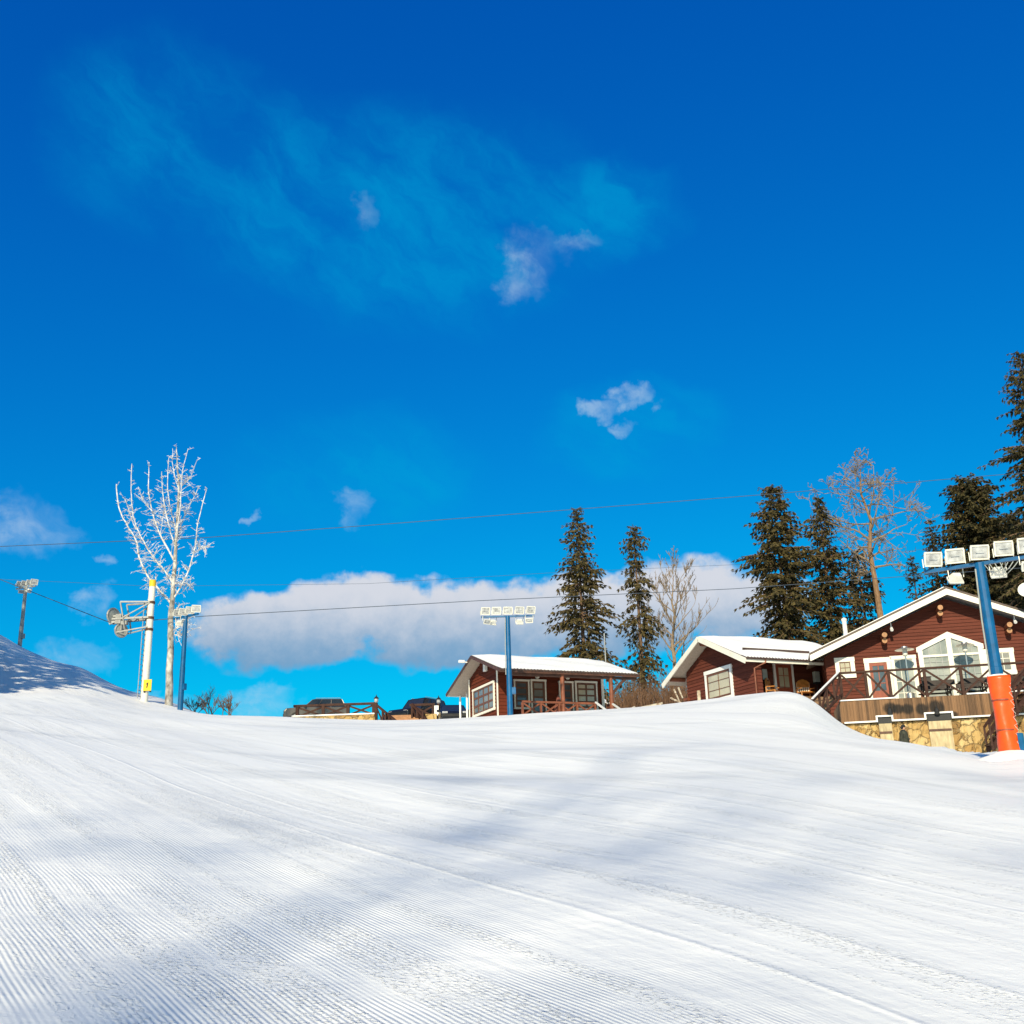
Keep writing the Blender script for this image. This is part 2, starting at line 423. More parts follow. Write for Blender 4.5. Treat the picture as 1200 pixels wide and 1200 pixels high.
class Face:
    "a vertical wall plane: a runs along A, d outward along N, z absolute height"
    def __init__(s, O, A, N): s.O, s.A, s.N = Vector((O[0], O[1], 0)), A, N
    def pt(s, a, z, d=0.0): return s.O + s.A * a + s.N * d + Z * z
    def loc(s, px, py, d=0.0):
        p = hit(px, py, s.O + s.N * d, s.N)
        return (p - s.O).dot(s.A), p.z
    def rect(s, tl, tr, br, bl, d=0.0):
        q = [s.loc(*p, d) for p in (tl, tr, br, bl)]
        a0, a1 = (q[0][0] + q[3][0]) / 2, (q[1][0] + q[2][0]) / 2
        z1, z0 = (q[0][1] + q[1][1]) / 2, (q[2][1] + q[3][1]) / 2
        return min(a0, a1), max(a0, a1), z0, z1
    def box(s, mb, a0, a1, z0, z1, d0, d1):
        return mb.hexa([s.pt(a0, z0, d0), s.pt(a1, z0, d0), s.pt(a1, z0, d1), s.pt(a0, z0, d1),
                        s.pt(a0, z1, d0), s.pt(a1, z1, d0), s.pt(a1, z1, d1), s.pt(a0, z1, d1)])
    def bar(s, mb, p, q, w, d0, d1):
        "bar in the wall plane from (a,z) p to q, w wide"
        dx, dz = q[0] - p[0], q[1] - p[1]; L = math.hypot(dx, dz); nx, nz = -dz / L * w / 2, dx / L * w / 2
        poly = [s.pt(p[0] + nx, p[1] + nz, d0), s.pt(q[0] + nx, q[1] + nz, d0), s.pt(q[0] - nx, q[1] - nz, d0), s.pt(p[0] - nx, p[1] - nz, d0)]
        return mb.prism(poly, s.N * (d1 - d0))

def window(face, parent, rc, cols, rows, fw, fmat, smat, gmat, name='window', d=0.0, bar=0.045, sash=0.06, sill=False):
    a0, a1, z0, z1 = rc
    f = MB()
    face.box(f, a0, a0 + fw, z0, z1, d, d + 0.10); face.box(f, a1 - fw, a1, z0, z1, d, d + 0.10)
    face.box(f, a0 - 0.02, a1 + 0.02, z1 - fw, z1 + 0.02, d, d + 0.115); face.box(f, a0 - 0.02, a1 + 0.02, z0 - 0.02, z0 + fw, d, d + 0.115)
    fr = f.build(name, fmat, parent)
    b0, b1, y0, y1 = a0 + fw, a1 - fw, z0 + fw, z1 - fw
    sm = MB()
    for x in (b0, b1 - sash): face.box(sm, x, x + sash, y0, y1, d + 0.03, d + 0.08)
    for y in (y0, y1 - sash): face.box(sm, b0 + sash, b1 - sash, y, y + sash, d + 0.03, d + 0.078)
    for i in range(1, cols):
        x = b0 + (b1 - b0) * i / cols; face.box(sm, x - bar / 2, x + bar / 2, y0 + sash, y1 - sash, d + 0.036, d + 0.074)
    for j in range(1, rows):
        y = y0 + (y1 - y0) * j / rows; face.box(sm, b0 + sash, b1 - sash, y - bar / 2, y + bar / 2, d + 0.034, d + 0.071)
    sm.build('sash', smat, fr)
    g = MB(); face.box(g, b0 + 0.01, b1 - 0.01, y0 + 0.01, y1 - 0.01, d + 0.012, d + 0.05)
    g.build('pane', gmat, fr)
    return fr

def lap_wall(mb, face, outline, z0, z1, pitch=0.19, lap=0.035):
    "lapped boards between the two edges outline(z)->(aL,aR)"
    z = math.floor(z0 / pitch) * pitch
    while z < z1:
        a = max(z, z0); b = min(z + pitch, z1)
        if b - a > 0.01:
            l0, r0_ = outline(a); l1, r1_ = outline(b)
            if r1_ - l1 < 0.02: l1 = r1_ = (l1 + r1_) / 2
            mb.add([face.pt(l0, a, lap), face.pt(r0_, a, lap), face.pt(r1_, b, 0), face.pt(l1, b, 0), face.pt(l0, a, -0.1), face.pt(r0_, a, -0.1), face.pt(r1_, b, -0.1), face.pt(l1, b, -0.1)],
                   [(0, 1, 2, 3), (0, 4, 5, 1), (7, 6, 5, 4), (0, 3, 7, 4), (1, 5, 6, 2)])
        z += pitch

# ------------------------------------------------------------------ snow
def axis(dense0, dense1, step, far0, far1):
    a = list(np.arange(dense0, dense1 + 1e-6, step))
    x, st = dense1, step
    while x < far1: st *= 1.35; x += st; a.append(x)
    x, st = dense0, step
    while x > far0: st *= 1.35; x -= st; a.insert(0, x)
    return np.array(a)
xs = axis(-34, 34, 0.34, -4000, 4000); ys = axis(2, 82, 0.34, -400, 6000)
XX, YY = np.meshgrid(xs, ys); ZZ = ground_np(XX, YY)
nx_, ny_ = len(xs), len(ys)
me = bpy.data.meshes.new('snow_ground')
idx = np.arange(nx_ * ny_).reshape(ny_, nx_)
quads = np.stack([idx[:-1, :-1], idx[:-1, 1:], idx[1:, 1:], idx[1:, :-1]], -1).reshape(-1, 4)
me.from_pydata(np.stack([XX, YY, ZZ], -1).reshape(-1, 3).tolist(), [], quads.tolist())
me.materials.append(MT['snow'])
for p in me.polygons: p.use_smooth = True
o = bpy.data.objects.new('snow_ground', me); C.objects.link(o); o['kind'] = 'structure'

# ------------------------------------------------------------------ floodlight poles
def flood(parent, c, yaw, tilt, w=0.42, h=0.33, dp=0.20, hang=-1):
    "boxy floodlight; glass faces along yaw, tilted down"
    c = Vector(c); f = azv(yaw); side = azv(yaw + 90)
    fw = (f * math.cos(tilt) - Z * math.sin(tilt)); up = side.cross(fw) if side.cross(fw).z > 0 else fw.cross(side)
    mb = MB(); pts = []
    for (k, sc) in ((-0.5, 0.55), (0.5, 1.0)):
        for i, j in ((-1, -1), (1, -1), (1, 1), (-1, 1)):
            pts.append(c + fw * (dp * k) + side * (w / 2 * sc * i) + up * (h / 2 * sc * j))
    mb.hexa(pts)
    for i in (-1, 1): mb.beam(c + side * (w / 2 + 0.02) * i, c + side * (w / 2 + 0.02) * i + Z * (0.22 * hang), 0.02, 0.04)
    for i, j, aa, bb in ((0, 1, w / 2 + 0.01, 0.02), (0, -1, w / 2 + 0.01, 0.02), (1, 0, 0.02, h / 2 - 0.02), (-1, 0, 0.02, h / 2 - 0.02)):
        mb.box(c + fw * (dp / 2 + 0.012) + side * (w / 2 * i) + up * (h / 2 * j), side, up, fw, aa, bb, 0.02)
    o = mb.build('floodlight', MT['lamp'], parent)
    g = MB().box(c + fw * (dp / 2 + 0.006), side, up, fw, w / 2 - 0.03, h / 2 - 0.03, 0.012)
    g.beam(c + fw * (dp / 2 + 0.02) - side * 0.1, c + fw * (dp / 2 + 0.02) + side * 0.1, 0.035, 0.035)
    g.build('lens', MT['lens'], o)
    return o
def light_pole(label, group, base, H, az, face_az, n_low=4, n_up=5, spacing=0.55, low=None, box=True, pr=0.125, mat_pole='blue'):
    t = thing('floodlight_pole', label, 'floodlight pole', base, group)
    b = Vector(base)
    A = azv(az)
    MB().tube([b - Z * 0.3, b + Z * H * 0.45, b + Z * H * 0.452, b + Z * H], [pr * 1.12, pr * 1.05, pr * 0.98, pr * 0.88], 20).build('pole', MT[mat_pole], t, smooth=False)
    half = spacing * (n_up - 1) / 2 + 0.2
    MB().beam(b + Z * (H - 0.02) - A * half, b + Z * (H - 0.02) + A * half, 0.09, 0.08).build('crossbar', MT[mat_pole], t)
    for i in range(n_up):
        a = (i - (n_up - 1) / 2) * spacing
        jit = rnd.uniform(-14, 14)
        flood(t, b + A * a + Z * (H + 0.27) + azv(face_az) * 0.05, face_az + jit, R(rnd.uniform(12, 24)))
    lows = low if low is not None else [(-2, 1), (-1.2, 0), (1.1, 0), (1.95, 1)]
    for i, (sa, fr) in enumerate(lows[:n_low]):
        yaw = face_az + (0 if fr else 180) + rnd.uniform(-25, 25)
        flood(t, b + A * sa * spacing + Z * (H - 0.24) + azv(yaw) * 0.12, yaw, R(35), 0.34, 0.21, 0.18, 1)
    if box:
        MB().box(b + Z * 1.15 + A * 0.2, A, azv(az - 90), Z, 0.10, 0.09, 0.16).build('control_box', MT[mat_pole], t, bevel=0.01)
    cab = [b + Z * (H - 0.15) - A * 0.13 + azv(face_az) * 0.08, b + Z * H * 0.7 - A * 0.16 + azv(face_az) * 0.05, b + Z * H * 0.4 - A * 0.165 + azv(face_az) * 0.05]
    MB().tube(cab, 0.02, 6).build('power_cable', MT['grey_cover'], t)
    return t
PG = 'blue floodlight poles beside the ski run'
p_mid = G(598, 54); top = P(592, 722, 54)
pole_mid = light_pole('slim blue floodlight pole in front of the small cabin, nine lamps on its bar', PG, p_mid, top.z - p_mid.z, 90, 172)
pb = G(211, 57); tp = P(217, 722, 57)
pole_l = light_pole('blue floodlight pole standing right beside the frosted tree', PG, pb, tp.z - pb.z, 124, 150, n_up=4, n_low=2, spacing=0.5, low=[(-1, 0), (-0.4, 1)])
pb = G(22, 72); tp = P(32, 688, 72)
pole_f = light_pole('grey floodlight pole alone on top of the snowy hill at far left', PG, pb, tp.z - pb.z, 112, 140, n_up=4, n_low=2, spacing=0.42, low=[(-1, 1), (1, 0)], mat_pole='galv')
YR = 27.0
pb = G(1184, YR); tp = P(1145.5, 660, YR)
pole_r = light_pole('thick blue floodlight pole wrapped in an orange safety pad below', PG, pb, tp.z - pb.z, 121, 190, n_low=3, spacing=0.56,
                    low=[(-0.95, 0), (0.75, 0), (1.9, 1)], box=False, pr=0.135)
# orange pad (lower part of the right pole)
mb = MB(); H = P(1165, 793, YR).z - pb.z
nseg, nring = 40, 26
vs, fs = [], []
prnd = random.Random(3)
for i in range(nring + 1):
    t = i / nring
    for k in range(nseg):
        a = 2 * math.pi * k / nseg
        r = 0.225 + 0.012 * math.sin(t * 7 + 1) + 0.010 * math.sin(3 * a + t * 5) + prnd.uniform(-.003, .003)
        r += 0.045 * math.exp(-((a - 5.5) / 0.28) ** 2) * (1 + 0.5 * math.sin(t * 21))          # lapped seam
        r -= 0.016 * math.exp(-((t - 0.70) / 0.02) ** 2) + 0.016 * math.exp(-((t - 0.33) / 0.02) ** 2)  # straps
        if i == 0: r *= 0.93
        vs.append((pb.x + r * math.cos(a), pb.y + r * math.sin(a), pb.z - 0.05 + t * (H + 0.05)))
for i in range(nring):
    for k in range(nseg):
        fs.append((i * nseg + k, i * nseg + (k + 1) % nseg, (i + 1) * nseg + (k + 1) % nseg, (i + 1) * nseg + k))
fs.append(tuple(nring * nseg + k for k in range(nseg)))
mb.add(vs, fs)
pad = mb.build('safety_pad', MT['orange'], pole_r, smooth=True)
for zs_ in (.33, .70):
    MB().tube([pb + Z * (H * zs_ - .02 + .001 * k) for k in (0, 40)], .226, 28).build('strap', MT['red_door'], pad)
lc = MB(); zig = []
for k in range(9):
    zz_ = pb.z + H * (.08 + .1 * k); c_ = Vector((pb.x, pb.y, zz_)); d0, d1 = Vector((math.cos(5.22), math.sin(5.22), 0)), Vector((math.cos(5.75), math.sin(5.75), 0))
    zig += [c_ + d0 * .25, c_ + (d0 + d1) * .150 + Z * .03, c_ + d1 * .255 + Z * .06, c_ + (d0 + d1) * .150 + Z * .08]
lc.tube(zig, .0045, 5)
lc.build('lacing', MT['lamp'], pad)
cap = MB()
cap.lathe(pb + Z * (H - 0.0), [(0.232, 0), (0.235, 0.02), (0.20, 0.035)], 24)
cap.build('snow_cap', MT['roof_snow'], pad)
lb = MB().box(pb + azv(125) * 0.30 + Z * 0.22, azv(125), azv(35), Z, 0.05, 0.09, 0.32).build('lower_bracket', MT['blue'], pole_r)
sn = MB(); sn.tube([pb + Z * z_ for z_ in (-.15, -.04, .03, .08, .13, .15)], [1.0, .78, .60, .46, .33, .24], 26, jit=0.16)
tag(sn.build('snow_pile', MT['roof_snow'], None, loc=pb, smooth=True), 'small heap of snow packed round the foot of the orange pad', 'snow heap')

# loose cable tangle under the right crossbar
A = azv(121); mb = MB()
for k in range(4):
    c0 = tp + A * (0.15 + 0.12 * k) - Z * 0.06
    mb.tube([c0, c0 + A * 0.1 - Z * (0.18 + 0.05 * k), c0 + A * 0.3 - Z * (0.22 - 0.02 * k), c0 + A * 0.42 - Z * 0.03], 0.012, 5)
mb.build('loose_wiring', MT['grey_cover'], pole_r)

# ------------------------------------------------------------------ lift tower
YT = 58.0
tb = G(169, YT); tt = P(182.5, 680, YT)
twr = thing('lift_tower', 'off white ski lift tower with sheave wheels and yellow number board', 'lift tower', tb)
H = tt.z - tb.z
MB().tube([tb - Z * 0.3, tb + Z * (H - 0.35)], [0.185, 0.165], 24).build('column', MT['offwhite'], twr, smooth=False)
MB().lathe(tb + Z * (H - 0.35), [(0.17, 0), (0.175, 0.3), (0.15, 0.36)], 20).build('cap', MT['yellow'], twr)
A = azv(-82); B = azv(8)      # arm reaches left
zt = P(178, 706, YT).z; zm = P(176, 724, YT).z; zb = P(174, 735, YT).z
arm = MB()
ends = []
for sgn in (-1, 1):
    off = B * (0.32 * sgn)
    o_ = tb + off * 0.55
    arm.beam(o_ + Z * zt - Z * tb.z, o_ + off * 0.6 + A * 1.55 + Z * (zt - tb.z + 0.05), 0.07, 0.08)
    arm.beam(o_ + Z * (zm - tb.z), o_ + off * 0.6 + A * 1.95 + Z * (zm - tb.z - 0.02), 0.08, 0.10)
    arm.beam(o_ + off * 0.6 + A * 1.55 + Z * (zt - tb.z + 0.05), o_ + off * 0.6 + A * 1.32 + Z * (zm - tb.z), 0.06, 0.06)
    arm.beam(o_ + off * 0.6 + A * 1.32 + Z * (zm - tb.z), o_ + off * 0.6 + A * 1.2 + Z * (zb - tb.z - 0.1), 0.06, 0.06)
    arm.beam(o_ + Z * (zt - tb.z - 0.05), o_ + off * 0.6 + A * 1.3 + Z * (zm - tb.z + 0.05), 0.05, 0.05)
    arm.beam(o_ + Z * (zb - tb.z + 0.0), o_ + off * 0.6 + A * 1.65 + Z * (zb - tb.z - 0.25), 0.05, 0.06)
for x in (0.3, 0.75, 1.2, 1.55):
    arm.beam(tb + A * x + B * -0.3 + Z * (zm - tb.z - 0.01), tb + A * x + B * 0.3 + Z * (zm - tb.z - 0.01), 0.05, 0.05)
arm.build('crossarm', MT['galv'], twr)
for z_ in (zt - .08, zm - .08, zb - .2): MB().lathe(tb + Z * (z_ - tb.z), [(0.2, 0), (0.2, 0.13)], 20).build('collar', MT['dark_wood'], twr)
def wheel(c, ax, r, parent):
    c = Vector(c); ax = ax.normalized(); a = ax.cross(Z).normalized(); b = ax.cross(a)
    mb = MB()
    ring = [c + (a * math.cos(t) + b * math.sin(t)) * r for t in [2 * math.pi * k / 22 for k in range(23)]]
    mb.tube(ring, 0.055, 8, cap=False)
    mb.tube([c - ax * 0.06, c + ax * 0.06], 0.09, 12)
    for k in range(6):
        t = math.pi * k / 3
        mb.beam(c, c + (a * math.cos(t) + b * math.sin(t)) * r, 0.05, 0.04, ax)
    w = mb.build('sheave_wheel', MT['galv'], parent)
    MB().tube([c - ax * 0.03, c + ax * 0.03], r * 0.86, 18).build('disc', MT['grey_cover'], w)
for (px, py, rr, az_) in ((133, 722, 0.40, 20), (142, 739, 0.33, 35)):
    c = P(px, py, YT + 0.1); wheel(c, azv(100 + az_), rr, twr)
mb = MB()
for (px, py) in ((140, 722), (146, 730), (139, 729)):
    c = P(px, py, YT); mb.box(c, A, B, Z, 0.16, 0.12, 0.10)
mb.beam(P(133, 722, YT), P(150, 722, YT), 0.09, 0.09); mb.beam(P(142, 739, YT), P(143, 726, YT), 0.08, 0.08)
mb.beam(P(128, 731, YT), P(137, 727, YT), 0.1, 0.12)
mb.build('sheave_bracket', MT['galv'], twr)
lad = MB()
l0 = tb + A * 0.36 + B * 0.12
for sgn in (-1, 1): lad.tube([l0 + B * 0.18 * sgn + Z * 0.15, l0 + B * 0.18 * sgn + Z * (H - 1.1)], 0.02, 6)
z = 0.3
while z < H - 1.2: lad.tube([l0 - B * 0.18 + Z * z, l0 + B * 0.18 + Z * z], 0.014, 5); z += 0.27
for z in (0.6, 2.3, 4.0): lad.beam(l0 + Z * z, tb + Z * z, 0.03, 0.03)
lad.build('ladder', MT['galv'], twr)
# yellow number board with the numeral 1
bf = Face(tb + azv(188) * 0.21, azv(98), azv(188))
bc = bf.loc(173, 803)
bd = MB(); bf.box(bd, bc[0] - 0.22, bc[0] + 0.22, bc[1] - 0.29, bc[1] + 0.29, 0, 0.03)
bo = bd.build('number_board', MT['yellow'], twr, bevel=0.01)
nm = MB(); a, z = bc
nm.prism([bf.pt(a + x, z + y, 0.033) for x, y in ((-0.05, -0.13), (0.01, -0.13), (0.05, 0.13), (0.0, 0.13), (-0.07, 0.07), (-0.055, 0.03), (-0.015, 0.06))], bf.N * 0.012)
nm.build('numeral', MT['black'], bo)
for x_ in (-.16, .16): cl = MB(); bf.box(cl, a + x_ - .04, a + x_ + .04, z - 0.36, z - 0.30, -0.05, 0.03); cl.build('board_bracket', MT['black'], twr)

# ------------------------------------------------------------------ ropes
def rope(label, pts, r, sag=0.0):
    p = [P(*q) for q in pts]; out = []
    for i in range(len(p) - 1):
        for k in range(12):
            t = k / 12; out.append(p[i].lerp(p[i + 1], t) - Z * sag * 4 * t * (1 - t))
    out.append(p[-1])
    o = MB().tube(out, r, 6).build('cable', MT['cable'], None, loc=p[0])
    tag(o, label, 'cable', 'cables strung across the sky')
rope('uppermost dark cable crossing the whole sky above the buildings', [(-60, 643, 66), (240, 630, 66), (480, 612, 67), (890, 580, 68), (1260, 549, 70)], 0.019)
rope('haul rope dropping from the upper left onto the sheave wheels', [(-60, 656, 72), (0, 679, 68), (130, 730, 58.0)], 0.020)
rope('lowest cable from the lift tower past the small cabin to the lodge roof', [(136, 730, 58.0), (240, 722, 59), (560, 704, 62), (860, 690, 68), (1260, 661, 72)], 0.019)
rope('faint thin cable between the upper and the lowest cable', [(-60, 676, 92), (180, 687, 90), (430, 684, 92), (650, 671, 94), (900, 660, 97), (1260, 628, 100)], 0.012)

# ------------------------------------------------------------------ trees
def orth(d):
    a = Vector((0, 0, 1)) if abs(d.z) < 0.9 else Vector((1, 0, 0))
    x = d.cross(a).normalized(); return x, x.cross(d).normalized()
def spruce(label, px, py, Y, hw, seed, nm='needle', first=0.10, gap=0.15, droop=1.0, dens=1.0, power=0.8, group='spruce trees behind the buildings', top=None, base=None, tuft=1.0, cat='spruce tree'):
    r_ = random.Random(seed)
    if top is None:
        top = P(px, py, Y); base = Vector((top.x, top.y, ground(top.x, top.y) - 0.1))
        rad = hw / F * Y * 1.3
    else: rad = hw
    H = top.z - base.z
    t = thing('spruce_tree', label, cat, base, group)
    tr = MB(); cr = MB()
    lean = Vector((r_.uniform(-.01, .01), r_.uniform(-.01, .01), 0))
    axis_ = lambda z: base + lean * z + Z * z
    tr.tube([axis_(0), axis_(H * 0.3), axis_(H * 0.7), axis_(H * 0.985)], [0.012 * H, 0.0095 * H, 0.005 * H, 0.012], 9)
    z = H * first
    V, Fc = cr.v, cr.f
    while z < H * 0.985:
        tt_ = z / H
        nb = max(3, int(round((4.2 + 2.5 * (1 - tt_)) * dens)))
        ph = r_.uniform(0, 6.28)
        env = rad * (min(1.0, (1 - tt_) / 0.46) ** (power * .92) + 0.02)
        env *= 0.80 + 0.28 * math.sin(z * 2.1 + seed) * (0.5 if tt_ > .8 else 1)
        for k in range(nb):
            if r_.random() < gap: continue
            a = ph + 6.283 * k / nb + r_.uniform(-.4, .4)
            L = env * r_.uniform(0.55, 1.12) + 0.12
            if r_.random() < 0.06: L *= 1.2
            d = Vector((math.cos(a), math.sin(a), 0))
            rise0 = 0.28 * tt_ * 2 - 0.10; sagk = (0.42 - 0.25 * tt_) * droop
            p0 = axis_(z + r_.uniform(-.15, .15))
            n = max(3, int(L / 0.32))
            pts = []
            for i in range(n + 1):
                q = i / n
                pts.append(p0 + d * (L * q) + Z * (L * (rise0 * q - sagk * q * q * 1.4 + 0.35 * max(0, q - .6) ** 2 * 3 * sagk)))
            tr.tube(pts, [0.012 + 0.012 * L * (1 - i / n) for i in range(n + 1)], 3, cap=False)
            for i in range(1 if L > 0.8 else 0, n + 1):
                q = i / n
                m_ = 6 if q < .9 else 4
                for s_ in range(int(round(m_ * (1.15 if dens > 1 else 1)))):
                    # a spray: thin leaf-like blade going outward/sideways and hanging
                    sd = r_.choice((-1, 1)); sp = (0.16 + 0.30 * (1 - abs(q - .45))) * min(1.0, 0.35 + L * 0.45) * r_.uniform(.6, 1.25) * tuft
                    dd = (d * r_.uniform(.3, 1.0) + Vector((-d.y, d.x, 0)) * sd * r_.uniform(.2, 1.1) - Z * r_.uniform(-.15, 0.95) * droop).normalized()
                    o0 = pts[i] + Vector((r_.uniform(-.05, .05), r_.uniform(-.05, .05), r_.uniform(-.06, .06)))
                    x, y = orth(dd)
                    ang = r_.uniform(0, 3.14); w_ = (x * math.cos(ang) + y * math.sin(ang)) * sp * r_.uniform(.14, .26)
                    mid = o0 + dd * sp * .5 - Z * sp * .05; tip = o0 + dd * sp - Z * sp * .18
                    b = len(V)
                    V += [tuple(o0), tuple(mid + w_), tuple(tip), tuple(mid - w_)]
                    Fc.append((b, b + 1, b + 2, b + 3))
        z += (0.34 + 0.20 * (1 - tt_)) * r_.uniform(.8, 1.2) / max(.8, dens)
    b0 = axis_(H)
    for k in range(8):
        dd = Vector((r_.uniform(-.35, .35), r_.uniform(-.35, .35), 1)).normalized(); x, y = orth(dd); w_ = x * .035
        o0 = axis_(H * .97); b = len(V); V += [tuple(o0), tuple(o0 + dd * .2 + w_), tuple(o0 + dd * .42), tuple(o0 + dd * .2 - w_)]; Fc.append((b, b + 1, b + 2, b + 3))
    tr.build('trunk', MT['bark'], t); 
    oc = cr.build('crown', MT[nm], t)
    return t
spruce('tall open spruce behind the small cabin roof, the larger of two there', 676, 594, 80, 33, 11, 'needle_brown', first=0.12, gap=0.12, power=0.74, dens=1.3)
spruce('thin ragged spruce with gaps, right of the open one behind the small cabin', 742, 612, 82, 20, 12, 'needle_brown', first=0.14, gap=0.20, power=0.45, droop=1.5, dens=1.25)
spruce('tiny distant spruce seen between the small cabin and the annex', 736, 797, 125, 15, 13, 'needle_dark', first=0.05, gap=0.1)
spruce('broad dense spruce rising behind the annex roof', 906, 567, 86, 43, 14, 'needle_brown', dens=1.35, gap=0.06, power=0.62, tuft=1.15)
spruce('narrow pointed spruce at the right side of the broad dense one', 955, 579, 88, 34, 15, 'needle_brown', dens=1.25, gap=0.1, power=0.78, tuft=1.1)
spruce('short olive spruce behind the trunk of the tall bare tree', 1004, 642, 90, 36, 16, 'needle_brown', dens=1.2, gap=0.12, power=0.6)
spruce('small thin spruce above the left slope of the lodge roof', 1067, 647, 95, 25, 17, 'needle', dens=1.0, gap=0.18, power=0.75)
spruce('slim dark spruce left of the big dark one over the lodge ridge', 1090, 604, 94, 24, 18, 'needle_dark', dens=1.1, gap=0.12, power=0.8)
spruce('big wide dark spruce directly over the lodge ridge', 1132, 555, 90, 54, 19, 'needle_dark', dens=1.5, gap=0.04, power=0.42, tuft=1.25)
spruce('tallest spruce, cut by the right edge of the picture', 1188, 405, 78, 60, 20, 'needle_dark', dens=1.2, gap=0.16, power=0.75, droop=1.3)
spruce('dark spruce behind the lamps of the orange padded pole', 1178, 600, 98, 62, 21, 'needle_dark', dens=1.4, gap=0.05, power=0.5, tuft=1.25)

def bare_tree(label, base, top, r0_, seed, first=0.35, spread=0.55, levels=4, nside=9, bend=0.12, m='bark_pale', fm=None, up=0.35, lenf=0.45, group=None, name='bare_tree', cat='bare tree', taper=0.7, twig=0.012, shape=None):
    r_ = random.Random(seed)
    base, top = Vector(base), Vector(top)
    t = thing(name, label, cat, base, group)
    tr, cr = MB(), MB()
    H = (top - base).length; ax = (top - base).normalized(); x, y = orth(ax)
    pts = []; rr = []
    n = 10
    for i in range(n + 1):
        q = i / n
        pts.append(base + ax * H * q + x * r_.uniform(-1, 1) * 0.012 * H * (0 < i < n) + y * r_.uniform(-1, 1) * 0.012 * H * (0 < i < n))
        rr.append(r0_ * (1 - q) ** taper + twig)
    tr.tube(pts, rr, 9)
    def grow(p, d, L, r, lev):
        k = max(3, int(3 + L / 0.9)); q = [p]; d = d.copy()
        for i in range(k):
            d = (d + Vector((r_.gauss(0, bend), r_.gauss(0, bend), r_.gauss(0, bend) + up * .12))).normalized()
            q.append(q[-1] + d * (L / k))
        rs = [max(twig, r * (1 - .75 * i / k)) for i in range(k + 1)]
        (cr).tube(q, rs, 6 if lev > 2 else (4 if lev > 1 else 3), cap=False)
        if lev > 1:
            nb = r_.randint(3, 5) if lev > 2 else r_.randint(3, 5)
            for j in range(nb):
                i = r_.randint(1, k); s_ = r_.uniform(.35, .75) * (1 - .3 * i / k)
                a, b = orth(d); th = r_.uniform(0, 6.28)
                nd = (d * r_.uniform(.5, .9) + (a * math.cos(th) + b * math.sin(th)) * r_.uniform(.5, .9) * spread * 1.6 + Z * up * .3).normalized()
                grow(q[i], nd, L * s_, rs[i] * .62, lev - 1)
    for j in range(nside):
        q = first + (1 - first) * (j + r_.random() * .7) / nside
        q = min(q, .985)
        i = q * n; i0 = min(int(i), n - 1); p = pts[i0].lerp(pts[i0 + 1], i - i0)
        th = j * 2.4 + r_.uniform(-.4, .4)
        sh = shape(q) if shape else 1.0
        d = (ax * r_.uniform(.45, .8) + (x * math.cos(th) + y * math.sin(th)) * spread * 1.8).normalized()
        grow(p, d, H * lenf * sh * r_.uniform(.7, 1.1) * (1.15 - .5 * q), r0_ * (1 - q) ** taper * .5 + twig, levels - 1)
    tr.build('trunk', MT[m], t); cr.build('branches', MT[fm or m], t)
    return t
bt = P(789, 674, 85); bb = P(788, 800, 85)
bare_tree('pale bare birch like tree with brushy upright twigs beside the annex', (bb.x - 0.1, bb.y, ground(bb.x, bb.y) - .1), bt, 0.17, 31, first=0.38, spread=0.36, levels=5, nside=18, m='bark_pale', up=.9, lenf=.30, group='bare leafless trees', twig=0.014)
bb2 = G(799, 86, -.1); bare_tree('thin bare sapling in front of the pale bare tree', bb2, P(801, 735, 86), 0.09, 32, first=.3, spread=.45, levels=3, nside=9, m='bark_pale', lenf=.35, group='bare leafless trees', twig=0.014)
bt = P(1008, 545, 87); bb = P(1030, 712, 87); d_ = (bt - bb).normalized()
base_ = bb - d_ * ((bb.z - ground(bb.x, bb.y)) / d_.z)
bare_tree('tall bare tree with tan trunk and wide leafless crown behind the lodge', base_, bt, 0.38, 44, first=.62, spread=.95, levels=5, nside=24, m='bark_tan', fm='bark_pale', up=.22, shape=lambda q: max(.30, 1 - abs(q - .80) / .20 * .62), lenf=.29, group='bare leafless trees', taper=.8, bend=.17, twig=0.020)

